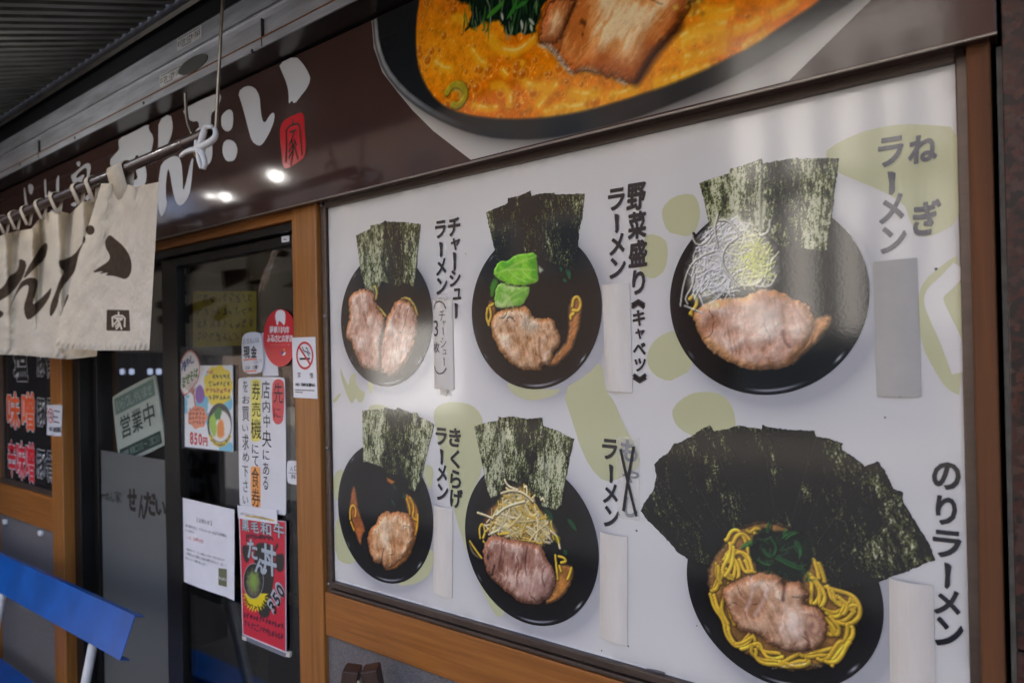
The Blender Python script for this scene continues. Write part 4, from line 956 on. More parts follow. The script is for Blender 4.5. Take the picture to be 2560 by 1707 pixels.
tag(finish(p_, sil), 'printed picture of the wood ear mushroom ramen bowl')

# 5 bean sprout ramen
p_, k, nq, sil = start(5, .0010)
p_.nori(nq, [(0, .7), (.42, .7), (.5, .44), (.62, .3), (.7, .62), (.85, .74), (1, .6)], 13.7, -.1, fs=1.1)
kelp_gaps(p_, k, ([(283, 120), (300, 300), (330, 480)], [(552, 150), (560, 300), (560, 500)]))
p_.fill(smooth(T(k, (200, 690), (240, 640), (300, 620), (260, 720), (220, 800), (190, 800)), 1), (150, 84, 40), .004, .9)
p_.fill(smooth(T(k, (625, 985), (720, 1000), (735, 1030), (720, 1100), (680, 1160), (620, 1212), (560, 1225), (610, 1150), (630, 1070)), 1), (196, 130, 62), .003, 1, .002, hh=.002, g=.5, mott=.3)
for q in ([(172, 830), (166, 770), (186, 738), (204, 790), (190, 830)], [(625, 935), (632, 1000), (640, 1080)], [(645, 940), (680, 950), (692, 972), (660, 978)], [(722, 1012), (712, 1050), (698, 1080)], [(650, 1000), (660, 1030)], [(192, 850), (230, 900)], [(110, 850), (150, 910), (180, 950)]): p_.noodle(C_(k, q), .0046, (232, 196, 60))
p_.line(C_(k, [(105, 850), (125, 920), (180, 955)]), .004, (150, 130, 96), .001, .8, True)
for q in ([(560, 655), (600, 690), (595, 740)], [(700, 715), (725, 745), (750, 785)], [(680, 900), (690, 930)], [(575, 690), (590, 750)]): p_.line(C_(k, q), .008, (20, 78, 40), .002, .9, True)
reg = T(k, (200, 790), (240, 700), (300, 570), (350, 530), (440, 510), (490, 580), (500, 650), (560, 690), (605, 740), (640, 820), (560, 850), (545, 890), (480, 850), (320, 830), (245, 815))
p_.fill(smooth(reg, 1), (196, 158, 74), .006, .95, .004, hh=.0045, g=.2)
for i in range(420):
    x = rs.uniform(180, 630); y = rs.uniform(530, 880); a0 = rs.normal(.9, .8) + math.pi * rs.randint(2); L = rs.uniform(60, 170); cv = rs.uniform(-.8, .8); pts = [(x, y)]
    for j in range(4): a0 += cv * .3; x += math.cos(a0) * L / 4; y += math.sin(a0) * L / 4; pts.append((x, y))
    q = XZ(k, pts)
    if poly_sd(reg, q[:, 0], q[:, 1]).max() > .005: continue
    c0 = np.array([(230, 208, 138), (238, 224, 176), (222, 188, 90), (232, 190, 60)][rs.choice(4, p=[.4, .3, .2, .1])]) * rs.uniform(.85, 1.05)
    p_.noodle(smooth(q, 2, False), rs.uniform(.0028, .0046), tuple(c0), tuple(c0 * .55), .9, hs=.55)
for q in ([(158, 678), (200, 692), (248, 712)], [(270, 690), (330, 640), (440, 610)], [(300, 560), (370, 540), (440, 560), (490, 610)], [(540, 600), (552, 590), (560, 610)], [(600, 790), (640, 825), (652, 890)], [(320, 480), (340, 520), (400, 540)], [(440, 525), (452, 515), (455, 560)]): p_.noodle(C_(k, q, 3), .0046, (236, 222, 172), (110, 86, 46))
p_.fill(smooth(T(k, (605, 830), (640, 815), (655, 830), (645, 870), (625, 845)), 1), (226, 206, 40), .002)
p_.meat(T(k, (235, 810), (310, 825), (440, 850), (530, 870), (555, 900), (580, 965), (610, 1000), (630, 1050), (620, 1120), (590, 1190), (540, 1220), (470, 1235), (400, 1215), (350, 1170), (290, 1120), (240, 1080), (205, 1020), (195, 950), (185, 900), (205, 850)), 17.2, (164, 118, 98), (214, 182, 162), (124, 80, 62), (156, 92, 54), -.25, .003, .004, 1.3, .7)
p_.fill(smooth(T(k, (400, 1120), (480, 1080), (560, 1110), (570, 1170), (500, 1205), (430, 1190)), 2), (206, 168, 150), .012, .6)
p_.fill(smooth(T(k, (530, 1020), (575, 970), (620, 1040), (615, 1120), (570, 1190), (545, 1180), (590, 1080)), 2), (194, 150, 136), .006, .6)
for q in ([(455, 880), (440, 980), (450, 1050)], [(305, 830), (300, 920), (280, 1010)], [(545, 1190), (548, 1225)], [(560, 1000), (540, 1060), (560, 1120)]): p_.line(C_(k, q), .0022, (84, 46, 42), .0015, .7)
tag(finish(p_, sil), 'printed picture of the bean sprout ramen bowl')

# 6 seaweed ramen
p_, k, nq, sil = start(6, .00092)
p_.nori(nq, lambda t, z: .17 + .24 * sst(.34, .1, t) * sst(.35, .75, z) + .12 * sst(.66, .9, t) + .14 * sst(.92, 1, z) + .10 * sst(.45, .25, z) * sst(.6, .8, t), 21.1, .25, fs=1.35, dark=(24, 26, 27), mid=(84, 90, 50))
for l_ in ([(535, 130), (560, 320), (700, 560)], [(815, 110), (830, 330), (880, 600)], [(1120, 150), (1050, 350), (980, 620)], [(1268, 220), (1160, 420), (1060, 660)], [(1410, 330), (1290, 520), (1120, 760)], [(1560, 460), (1380, 660), (1160, 860)], [(1612, 510), (1420, 760), (1200, 940)], [(330, 205), (420, 400), (560, 680)], [(215, 380), (330, 520), (500, 740)]):
    p_.line(C_(k, l_), .0016, (12, 13, 14), .001, .8); p_.line(C_(k, [(a + 7, b_ + 2) for a, b_ in l_]), .0008, (70, 74, 62), .001, .5)
p_.fill(smooth(T(k, (500, 960), (530, 870), (580, 800), (610, 740), (700, 680), (780, 650), (880, 650), (960, 690), (1100, 860), (1130, 950), (1200, 1020), (1320, 1060), (1362, 1130), (1362, 1200), (1330, 1280), (1260, 1400), (1180, 1450), (1060, 1485), (960, 1490), (860, 1470), (770, 1430), (680, 1350), (600, 1230), (540, 1120)), 1), (172, 122, 62), .003, 1, .003, hh=.002, g=.5, mott=.3)
w = p_.win(T(k, (500, 650), (1365, 1490)), 0); 
for q in ([(620, 760), (640, 700), (690, 700), (740, 760), (760, 860)], [(600, 860), (620, 800), (680, 800), (730, 850), (745, 920)], [(610, 900), (640, 960), (670, 970), (690, 900), (660, 840), (620, 830)], [(540, 1040), (560, 980), (600, 940), (640, 970)],
          [(530, 1060), (545, 1130), (600, 1200), (610, 1280), (660, 1350), (700, 1360), (760, 1300)], [(680, 1350), (720, 1330), (780, 1300), (800, 1370), (850, 1410), (920, 1400)], [(770, 1360), (760, 1400), (820, 1440), (900, 1450), (960, 1470), (1010, 1440), (1050, 1410)],
          [(1050, 1410), (1120, 1390), (1180, 1400), (1250, 1370)], [(1070, 940), (1110, 1000), (1120, 1060), (1100, 1110)], [(1100, 950), (1150, 1000), (1180, 1070), (1160, 1130)], [(1190, 1030), (1250, 1040), (1320, 1060), (1358, 1120), (1358, 1190), (1300, 1240), (1240, 1230)],
          [(1200, 1040), (1210, 1100), (1270, 1140), (1320, 1150)], [(1180, 1160), (1240, 1180), (1310, 1140), (1340, 1110)], [(1200, 1200), (1250, 1260), (1230, 1310), (1200, 1270)], [(1300, 1230), (1290, 1290), (1240, 1380), (1180, 1440)], [(1120, 880), (1140, 950), (1160, 990)],
          [(560, 900), (550, 960), (580, 1000)], [(740, 700), (780, 690), (820, 700)], [(640, 1000), (600, 1080), (600, 1150), (640, 1230)], [(930, 1440), (1000, 1460), (1080, 1440)], [(1150, 1430), (1220, 1420), (1290, 1330)], [(700, 870), (720, 930), (760, 940)], [(640, 790), (620, 900), (600, 960)], [(1250, 1080), (1290, 1110), (1280, 1180)]):
    
        for o_ in ((-.0024, .0012), (.0022, -.001)): p_.noodle(C_(k, q, 3) + o_ + np.array((.0016, .0016)) * rs.randn(2) + np.stack([np.sin(np.linspace(0, rs.uniform(3, 8), 8 * len(q) - 6 if False else len(C_(k, q, 3)))) * .0016] * 2, 1) * (1, -1), .0055, tuple(np.array((232, 190, 58)) * rs.uniform(.86, 1.06)), (110, 70, 22))
p_.fill(smooth(T(k, (740, 830), (760, 720), (800, 690), (860, 680), (980, 700), (1010, 720), (1090, 740), (1100, 830), (1110, 900), (1070, 940), (1050, 1000), (960, 985), (900, 950), (820, 930), (770, 935), (765, 880)), 1), (16, 30, 24), .002, 1, .005, .012)
for i in range(60):
    x = rs.uniform(770, 1080); y = rs.uniform(700, 950); p_.line(T(k, (x, y), (x + rs.uniform(-30, 30), y + rs.uniform(10, 40)), (x + rs.uniform(-50, 50), y + rs.uniform(20, 60))), rs.uniform(.001, .003), [(30, 58, 40), (20, 44, 30), (48, 86, 50)][rs.randint(3)], .001, .7, True)
for q in ([(862, 650), (858, 680), (850, 712)], [(700, 790), (735, 768), (768, 752)], [(868, 738), (905, 790), (884, 838)], [(925, 745), (960, 718), (1002, 702)], [(818, 798), (838, 832), (868, 852)], [(885, 850), (960, 890), (1036, 920)], [(800, 752), (830, 762), (862, 784)], [(930, 725), (944, 706), (960, 700)], [(1010, 760), (1040, 800), (1035, 850)], [(790, 860), (830, 890), (870, 895)]):
    for j in range(3): p_.line(C_(k, q, 3) + rs.randn(2) * .0016, rs.uniform(.0014, .0036), tuple(np.array((36, 98, 46)) * rs.uniform(.45, 1.15)), .0012, .85, True, hh=.004 + .0004 * j, g=.35)
p_.meat(T(k, (582, 1060), (600, 1020), (660, 980), (740, 955), (790, 935), (850, 945), (920, 960), (935, 1000), (960, 985), (1040, 990), (1060, 1040), (1095, 1050), (1060, 1100), (1060, 1120), (1130, 1130), (1170, 1180), (1190, 1240), (1180, 1300), (1150, 1350), (1110, 1390), (1080, 1370), (1060, 1390), (1000, 1395), (920, 1380), (840, 1340), (790, 1290), (730, 1285), (680, 1260), (640, 1200), (610, 1140)), 25.3, (212, 168, 132), (244, 220, 192), (174, 124, 88), (160, 96, 52), .45, .0024, .0045, 1.3, .6)
p_.fill(smooth(T(k, (960, 1180), (1030, 1160), (1060, 1230), (1050, 1320), (990, 1330), (920, 1290)), 2), (240, 218, 204), .016, .6)
for q, c0 in (([(937, 965), (938, 1030), (930, 1095)], (70, 36, 30)), ([(1070, 1385), (1080, 1330), (1060, 1280)], (110, 64, 52)), ([(1090, 1180), (1140, 1190), (1150, 1260), (1110, 1300), (1080, 1260), (1100, 1230)], (150, 102, 90)), ([(750, 960), (760, 1060), (720, 1150)], (226, 196, 180)), ([(770, 1180), (820, 1100), (850, 1020)], (226, 196, 180))):
    p_.line(C_(k, q), .003, c0, .002, .75)
for i in range(26):
    x = 860 + 300 * rs.rand(); p_.fill(smooth(T(k, (x, 1468 + 14 * math.sin(x / 60)), (x + 14, 1462 + 14 * math.sin(x / 60)), (x + 8, 1474 + 14 * math.sin(x / 60))), 1), (232, 214, 180), .001, .7)
tag(finish(p_, sil), 'printed picture of the seaweed fan ramen bowl')

# ---- lettering on the board
YT = -.0014
kw = dict(parent=mb_, bold=.042, shear=.05, wob=.03)
lettering('lettering', [('ラ', 820, 290, 895, 415), ('|', 843, 440, 878, 553), ('メ', 828, 558, 898, 680), ('ン', 830, 695, 905, 815)], YT, M_INK, k='b1', **kw)
lettering('lettering', [('チ', 912, 268, 998, 400), ('ャ', 932, 412, 998, 500), ('|', 940, 512, 975, 652), ('シ', 922, 642, 1000, 760), ('ュ', 948, 772, 1005, 852), ('|', 950, 875, 985, 990)], YT, M_INK, k='b1', **kw)
lettering('lettering', [('ラ', 1000, 138, 1112, 285), ('|', 1035, 308, 1080, 442), ('メ', 1010, 445, 1112, 588), ('ン', 1012, 605, 1118, 745)], YT, M_INK, k='b2', **kw)
lettering('lettering', [('野', 1128, 102, 1253, 285), ('菜', 1135, 295, 1258, 478), ('盛', 1140, 488, 1263, 668), ('り', 1165, 690, 1250, 855)], YT, M_INK, k='b2', **kw)
lettering('lettering', [('キ', 1168, 960, 1250, 1066), ('ャ', 1185, 1085, 1248, 1155), ('ベ', 1170, 1180, 1255, 1265), ('ツ', 1178, 1285, 1255, 1375)], YT, M_INK, k='b2', **kw)
for qs_ in (([(1165, 925), (1208, 897), (1250, 925)], [(1165, 945), (1208, 917), (1250, 945)]), ([(1175, 1395), (1218, 1423), (1260, 1395)], [(1175, 1415), (1218, 1443), (1260, 1415)])):
    decal('bracket', [strokes_poly(XZ('b2', q), .005) for q in qs_], YT, M_INK, mb_)
lettering('lettering', [('ね', 1303, 118, 1452, 262)], YT, M_GINK, k='b3', **kw); lettering('lettering', [('ぎ', 1325, 455, 1467, 635)], YT, M_GINK, k='b3', **kw)
lettering('lettering', [('ラ', 1145, 130, 1275, 280), ('|', 1185, 305, 1242, 430), ('メ', 1152, 425, 1280, 572), ('ン', 1160, 590, 1290, 727)], YT, M_GINK, k='b3', **kw)
lettering('lettering', [('ラ', 755, 233, 826, 346), ('|', 778, 370, 808, 475), ('メ', 763, 475, 828, 585), ('ン', 765, 600, 836, 708)], YT, M_INK, k='b4', **kw)
lettering('lettering', [('き', 843, 235, 918, 357), ('く', 852, 378, 912, 497), ('ら', 850, 508, 920, 628), ('げ', 850, 632, 930, 757)], YT, M_INK, k='b4', **kw)
lettering('lettering', [('ラ', 905, 235, 995, 358), ('|', 940, 385, 975, 502), ('メ', 910, 505, 1000, 622), ('ン', 917, 640, 1007, 766)], YT, M_INK, k='b5', **kw)
lettering('lettering', [('も', 1015, 240, 1118, 370), ('や', 1025, 415, 1127, 498), ('し', 1042, 585, 1118, 706)], YT, ink('blue grey print', (74, 86, 104), .3), k='b5', **kw)
lettering('lettering', [('の', 1782, 308, 1942, 465), ('り', 1803, 500, 1922, 666), ('ラ', 1785, 698, 1947, 852), ('|', 1838, 880, 1895, 1032), ('メ', 1793, 1036, 1943, 1182), ('ン', 1800, 1198, 1957, 1364)], YT, M_INK, k='b6', **kw)

rs = np.random.RandomState(31)
for (k, x, y, sz) in (('b6', 1513, 53, .0016), ('b5', 1115, 785, .002), ('b5', 905, 1505, .0016), ('b1', 1040, 525, .0012), ('b2', 40, 580, .0012), ('b5', 1065, 1480, .0018), ('b6', 440, 1240, .0012), ('b3', 1445, 810, .0016)):
    c_ = XZ(k, [(x, y)])[0]; decal('scuff', [smooth([(c_[0] + sz * math.cos(a) * rs.uniform(.5, 1.2), c_[1] + sz * math.sin(a) * rs.uniform(.5, 1.2)) for a in np.linspace(0, 6.28, 9)[:-1]], 1)], -.0012, mat('scuff grey', (96, 96, 98), .6), mb_)
decal('scuff', [smooth(XZ('p', [(1612, 1668), (1640, 1672), (1668, 1680), (1660, 1684), (1630, 1677)]), 1)], -.0012, mat('scuff grey', (96, 96, 98), .6), mb_)
# ---- things stuck on the board
M_PAP = mat('ivory card', (226, 220, 208), .6, vscale=30, c2=(214, 207, 194), stretch=(1, 1, .2))
M_GRY = mat('grey plate card', (182, 180, 172), .5, var=.05, vscale=18)
M_TAPE = filmmat('clear tape', (236, 232, 220), .3, .12)
def card(name, k, quad, bulge, m, label, base=.0016, th=.0008, n=10):
    q = XZ(k, quad, -base)   # tl tr br bl
    V = []; F = []
    for j in range(2):
        for i in range(n + 1):
            u = i / n; y = -base - bulge * (1 - (2 * u - 1) ** 2)
            for e in (q[0] * (1 - u) + q[1] * u, q[3] * (1 - u) + q[2] * u): V.append((e[0], y + (th if j else 0), e[1]))
    o_ = 2 * (n + 1)
    for i in range(n):
        a = 2 * i; F += [(a, a + 1, a + 3, a + 2), (o_ + a, o_ + a + 2, o_ + a + 3, o_ + a + 1), (a, a + 2, o_ + a + 2, o_ + a), (a + 1, o_ + a + 1, o_ + a + 3, a + 3)]
    F += [(0, o_, o_ + 1, 1), (2 * n, 2 * n + 1, o_ + 2 * n + 1, o_ + 2 * n)]
    me = mesh(name, V, F); bm = bmesh.new(); bm.from_mesh(me); bmesh.ops.recalc_face_normals(bm, faces=bm.faces[:]); bm.to_mesh(me); bm.free()
    o = link(name, me, m); tag(o, label, 'label strip', None)
    xa, xb = (q[0][0] + q[3][0]) / 2, (q[1][0] + q[2][0]) / 2
    return o, lambda x, z: -base - bulge * (1 - (2 * np.clip((x - xa) / (xb - xa), 0, 1) - 1) ** 2) - .0006
c1, yf1 = card('label_strip', 'b1', [(805, 855), (940, 848), (955, 1495), (815, 1485)], .004, M_PAP, 'ivory label strip with handwritten pork slice note taped beside the roast pork bowl')
M_PEN = ink('marker', (62, 60, 60), .6)
lettering('handwriting', [('チ', 868, 930, 905, 1005), ('ャ', 888, 1000, 912, 1036), ('|', 890, 1048, 898, 1106), ('シ', 876, 1122, 916, 1195), ('ュ', 892, 1208, 918, 1240), ('|', 897, 1262, 905, 1325)], yf1, M_PEN, c1, -.008, 0, .03, 'b1')
lettering('handwriting', [('3', 820, 1000, 858, 1115), ('枚', 818, 1155, 868, 1230)], yf1, M_PEN, c1, .004, 0, .02, 'b1')
decal('handwriting', [strokes_poly(smooth(XZ('b1', q), 2, False), .0022) for q in ([(820, 920), (832, 880), (862, 862), (895, 875), (912, 918)], [(824, 1325), (838, 1365), (868, 1382), (898, 1372), (916, 1340)])], yf1, M_PEN, c1)
for q in ([(830, 842), (915, 832), (918, 862), (832, 866)], [(873, 1485), (922, 1488), (922, 1537), (878, 1528)]):
    decal('tape_end', [XZ('b1', q)], lambda x, z: yf1(x, z) - .0004, filmmat('old tape', (206, 198, 182), .7, .2), c1)
for k, q, bl_, m, lb in (('b2', [(960, 790), (1145, 780), (1165, 1515), (985, 1505)], .005, M_PAP, 'blank ivory label strip beside the vegetable and cabbage ramen bowl'),
                         ('b3', [(1122, 775), (1347, 752), (1368, 1468), (1140, 1465)], .003, M_GRY, 'blank grey label strip under the leek ramen lettering'),
                         ('b4', [(742, 735), (865, 762), (862, 1345), (740, 1305)], .005, M_PAP, 'blank ivory label strip under the wood ear mushroom ramen lettering'),
                         ('b5', [(892, 790), (1057, 825), (1055, 1478), (890, 1420)], .005, M_PAP, 'blank ivory label strip beside the bean sprout ramen bowl'),
                         ('b6', [(1535, 968), (1788, 1010), (1800, 1600), (1540, 1560)], .006, M_PAP, 'blank ivory label strip beside the seaweed fan ramen bowl')):
    o, _ = card('label_strip', k, q, bl_, m, lb)
    tp = XZ(k, q, -.002); e = (tp[2] - tp[3]); 
    decal('adhesive_spot', [smooth([tp[3] + e * .5 + (-.002, .0005), tp[3] + e * .5 + (.003, .0005), tp[3] + e * .5 + (.002, -.0012)], 1)], -.0016, mat('dirt', (70, 66, 60), .8), o)
tq = XZ('b5', [(992, 215), (1130, 232), (1128, 728), (1000, 705)], -.002)
o = decal('tape_patch', [tq], -.0022, M_TAPE); tag(o, 'clear tape patch crossed out with black marker over the bean sprout lettering', 'tape')
decal('marker_line', [strokes_poly(XZ('b5', [(1016, 294), (1062, 500), (1112, 700)], -.0022), .0042), ], -.0026, M_K, o)
decal('marker_line', [strokes_poly(XZ('b5', [(1097, 278), (1062, 480), (1034, 668)], -.0022), .0042)], -.0029, M_K, o)

# ================================================================== doors
M_GLS = glassmat('door glass', (.92, .95, .93), 1.7)
M_FRO = filmmat('frosted film', (98, 102, 100), .86, .45)
M_LOGO = ink('brown logo film', (22, 18, 15), .5)
df = empty('door_frame', (-1.8, .03, 0), 'black aluminium sliding door frame with its head track', 'door frame')
xa_, xb_ = XA1 + .001, XB0 - .001
XJ = xa_ + .05
box('head_track', xa_, xb_, .0, .10, 1.867, 1.884, M_BLK, df)
box('jamb', xa_, XJ, .015, .12, 0, 1.866, M_BLK, df)
box('jamb', xb_ - .012, xb_, .012, .12, 0, 1.866, M_BLK, df)
box('sill', XJ + .001, xb_ - .021, .0, .12, .0, .03, M_BLK, df)
def door(name, x0, x1, y, st0, st1, label, film):
    d = empty(name, ((x0 + x1) / 2, y, .03), label, 'door')
    box('stile', x0, x0 + st0, y - .014, y + .014, .034, 1.864, M_BLK, d)
    box('stile', x1 - st1, x1, y - .014, y + .014, .034, 1.864, M_BLK, d)
    ztop = wp(700, 616.5, y - .014)[2]
    box('top_rail', x0 + st0 + .0005, x1 - st1 - .0005, y - .013, y + .013, ztop, 1.864, M_BLK, d)
    box('bottom_rail', x0 + st0 + .0005, x1 - st1 - .0005, y - .013, y + .013, .034, .16, M_BLK, d)
    box('glass_pane', x0 + st0, x1 - st1, y - .0025, y + .0025, .16, ztop, M_GLS, d, 0)
    return d
xm = wp(424, 1100, .03)[0]
xmr = wp(447, 1100, .03 - .014)[0]
dr = door('sliding_door', xm, xb_ - .013, .03, xmr - xm, .03, 'black framed glass sliding door covered with posters and notices', 0)
x414 = wp(412, 1100, .066 - .014)[0]; xl0 = wp(222, 1100, .066 - .014)[0]
dl = door('sliding_door', XJ + .001, xm + .03, .066, max(.03, wp(237, 1100, .066)[0] - XJ), (xm + .03) - x414, 'black framed glass sliding door with frosted lower film and shop lettering', 1)
gx0 = wp(237, 1100, .066)[0]; gx1 = x414
fz = wp(350, 1140, .062)[2]
box('frosted_film', gx0, gx1, .0612, .0622, .162, fz, M_FRO, dl, 0)
kf = dict(parent=dl, k='f')
YD = .0605
lettering('lettering', [('せ', 545, 280, 650, 535), ('ん', 672, 350, 757, 630), ('だ', 735, 325, 875, 590), ('い', 868, 420, 988, 592)], YD, M_LOGO, bold=.05, **kf)
lettering('lettering', [('ら', 215, 262, 252, 415), ('ー', 262, 345, 288, 365), ('め', 294, 318, 336, 418), ('ん', 344, 318, 388, 440), ('家', 400, 312, 475, 442)], YD, M_LOGO, bold=.0, **kf)
for px, py in ((226, 1350), (430, 1383), (223, 1475)):
    q = wp(px, py, .05); tube('screw', [(q[0], .05, q[2]), (q[0], .053, q[2])], .006, M_DKM, dl, 8)

def sheet(name, k, quad, Y, m, label, cat, th=.0012, parent=None, rnd=0, n=1):
    """flat card cut to a traced quad, with thickness"""
    q = XZ(k, quad, Y) if not isinstance(k, np.ndarray) else k
    if rnd: q = smooth(q, rnd)
    nn = len(q); V = [(a, Y, z) for a, z in q] + [(a, Y + th, z) for a, z in q]
    F = [tuple(range(nn)), tuple(range(nn, 2 * nn))[::-1]] + [(i, nn + i, nn + (i + 1) % nn, (i + 1) % nn) for i in range(nn)]
    me = mesh(name, V, F); bm = bmesh.new(); bm.from_mesh(me); bmesh.ops.recalc_face_normals(bm, faces=bm.faces[:]); bm.to_mesh(me); bm.free()
    o = link(name, me, m, parent)
    if label: tag(o, label, cat)
    return o
def round_quad(q, r):
    """corner points of a quad replaced by a small cut"""
    q = np.asarray(q, float); out = []
    for i in range(4):
        a, p, c = q[i - 1], q[i], q[(i + 1) % 4]
        for s_ in (a, c): out.append(p + (s_ - p) / np.linalg.norm(s_ - p) * r)
    return smooth(np.array(out), 1)
M_WP = mat('white paper', (224, 225, 228), .55, var=.03, vscale=12)
M_WG = mat('glossy white card', (222, 224, 226), .22, var=.02, vscale=12, bump=.05, bscale=90)
YG = .0262   # just in front of the right door glass
M_TXT = ink('dark pen', (40, 38, 40), .55); M_RED = ink('red pen', (200, 52, 46), .5); M_ORG = ink('orange pen', (226, 104, 60), .5)
# ticket notice
o = sheet('ticket_notice', round_quad(XZ('t', [(60, 95), (548, 90), (560, 1530), (75, 1420)], YG), .008), None, YG, M_WG, 'tall white laminated notice with handwritten columns about buying meal tickets', 'notice')
y1, y2 = YG - .0004, YG - .0008
decal('highlight', [round_quad(XZ('t', [(412, 115), (545, 112), (535, 582), (415, 575)], YG), .012)], y1, ink('red highlight', (206, 66, 74), .3), o)
decal('highlight', [round_quad(XZ('t', [(192, 115), (300, 115), (298, 757), (195, 755)], YG), .006)], y1, ink('yellow highlight', (226, 218, 104), .3), o)
decal('highlight', [round_quad(XZ('t', [(190, 1010), (295, 1015), (298, 1442), (200, 1425)], YG), .006)], y1, ink('orange highlight', (236, 160, 84), .3), o)
kt = dict(parent=o, k='t', bold=.0, wob=.03)
lettering('lettering', [('先', 428, 150, 525, 362), ('に', 430, 410, 502, 512)], y2, M_TXT, **kt)
lettering('lettering', [('店', 303, 130, 388, 316), ('内', 315, 335, 390, 456), ('中', 325, 480, 390, 612), ('央', 310, 640, 405, 815), ('に', 318, 845, 385, 945), ('あ', 318, 972, 382, 1100), ('る', 318, 1118, 370, 1252)], y2, M_TXT, **kt)
lettering('lettering', [('券', 205, 130, 288, 328), ('売', 205, 350, 292, 500), ('機', 195, 525, 300, 727), ('に', 205, 790, 272, 882), ('て', 210, 905, 272, 1010), ('食', 200, 1025, 278, 1232), ('券', 200, 1240, 290, 1427)], y2, M_TXT, **kt)
lettering('lettering', [('を', 112, 130, 162, 246), ('お', 104, 285, 182, 366), ('買', 104, 395, 175, 545), ('い', 105, 590, 166, 652), ('求', 104, 680, 172, 842), ('め', 108, 870, 176, 962), ('下', 104, 1010, 166, 1122), ('さ', 114, 1155, 162, 1277), ('い', 110, 1320, 166, 1397)], y2, M_TXT, **kt)
# cash card
o = sheet('cash_notice', round_quad(XZ('k', [(132, 520), (418, 493), (440, 1082), (140, 1087)], .022), .014), None, .022, M_WG, 'small rounded white card saying cash only with orange underlines', 'notice', .003)
yk = .022 - .0005
lettering('lettering', [('お', 150, 590, 195, 680), ('支', 200, 588, 246, 672), ('払', 248, 588, 292, 665), ('い', 298, 590, 330, 655), ('は', 334, 582, 378, 648)], yk, M_TXT, o, -.012, k='k')
lettering('lettering', [('現', 160, 705, 248, 870), ('金', 262, 695, 346, 862)], yk, M_TXT, o, .03, k='k')
lettering('lettering', [('の', 300, 905, 330, 950), ('み', 335, 895, 365, 945), ('で', 368, 885, 396, 935), ('す', 396, 880, 420, 930)], yk, M_TXT, o, -.012, k='k')
lettering('lettering', [(c_, 172 + i * 22, 985 - i * 3, 192 + i * 22, 1030 - i * 3) for i, c_ in enumerate('Cash')], yk, M_TXT, o, -.01, k='k')
lettering('lettering', [(c_, 285 + i * 22, 975 - i * 3, 305 + i * 22, 1025 - i * 3) for i, c_ in enumerate('Only')], yk, M_TXT, o, -.01, k='k')
decal('underline', [strokes_poly(XZ('k', q, .022), .003) for q in ([(165, 895), (260, 884), (352, 884)], [(182, 1058), (260, 1050), (345, 1048)])], yk, M_ORG, o)
# white paper behind the round sticker
o = sheet('plain_sheet', 'k', [(415, 515), (600, 505), (650, 1115), (430, 1120)], .0272, M_WP, 'plain grey white sheet taped behind the red oval sticker', 'paper', .0005)
# red oval sticker
YO = .0235
c_ = wp(*P('k', [(668, 585)])[0], YO); rw = (wp(*P('k', [(862, 585)])[0], YO)[0] - wp(*P('k', [(474, 585)])[0], YO)[0]) / 2; rh = (wp(*P('k', [(668, 183)])[0], YO)[2] - wp(*P('k', [(668, 988)])[0], YO)[2]) / 2
rh = rw = (rw + rh) / 2 if abs(rw / rh - 1) < .12 else rh
ov_ = np.array([(c_[0] + rw * math.cos(a), c_[2] + rh * math.sin(a)) for a in np.linspace(0, 2 * math.pi, 48, endpoint=False)])
o = sheet('round_sticker', ov_, None, YO, ink('sticker red', (206, 38, 48), .3), 'round red hometown support shop sticker with white lettering on the door glass', 'sticker')
M_SW = ink('sticker white', (226, 226, 226), .35)
decal('emblem', [smooth(XZ('k', [(640, 200), (700, 192), (745, 225), (750, 300), (742, 400), (720, 405), (700, 370), (660, 340), (645, 410), (625, 405), (618, 350), (605, 290), (612, 240)], YO), 1)], YO - .0005, M_SW, o)
lettering('lettering', [(c0, 528 + i * 55, 422, 580 + i * 55, 520) for i, c0 in enumerate('薩摩川内市')], YO - .0005, M_SW, o, .03, k='k')
lettering('lettering', [(c0, 488 + i * 52, 545, 537 + i * 52, 640) for i, c0 in enumerate('ふるさと応援店')], YO - .0005, M_SW, o, .03, k='k')
lettering('lettering', [(c0, 535 + i * 21, 668, 552 + i * 21, 694) for i, c0 in enumerate('SATSUMASENDAI')], YO - .0005, ink('sticker pink', (226, 120, 124), .35), o, .0, k='k')
for nm, cc_, p_q in (('emblem', (40, 60, 150), [(690, 770), (712, 765), (722, 800), (705, 825), (688, 800)]), ('emblem', (214, 160, 60), [(712, 740), (740, 730), (748, 770), (728, 775)]), ('emblem', (226, 226, 226), [(722, 800), (752, 775), (750, 825), (720, 830), (702, 828)])):
    decal(nm, [smooth(XZ('k', p_q, YO), 1)], YO - .0006, ink('emblem %d' % cc_[0], cc_, .35), o)
# summer poster in a plastic sleeve
Ys = .0245
sv = sheet('summer_poster', 's', [(100, 432), (655, 428), (660, 1425), (105, 1366)], Ys, M_WP, 'colourful summer noodle poster with an orange rice bowl and price in a clear sleeve', 'poster')
q_ = XZ('s', [(20, 240), (660, 1425)], Ys)
ps = Pic((q_[:, 0].min(), q_[:, 0].max(), XZ('s', [(380, 1405)], Ys)[0, 1] - .01, XZ('s', [(160, 240)], Ys)[0, 1] + .004), .0016, (226, 232, 236))
S_ = lambda *p: XZ('s', list(p), Ys)
rs = np.random.RandomState(8)
for i in range(26):
    x, y = rs.uniform(90, 660), rs.uniform(560, 1420); r_ = rs.uniform(.008, .02); c0 = S_((x, y))[0]
    ps.fill([(c0[0] + r_ * math.cos(a), c0[1] + r_ * 1.0 * math.sin(a)) for a in np.linspace(0, 6.28, 14)], (110, 190, 216), .002)
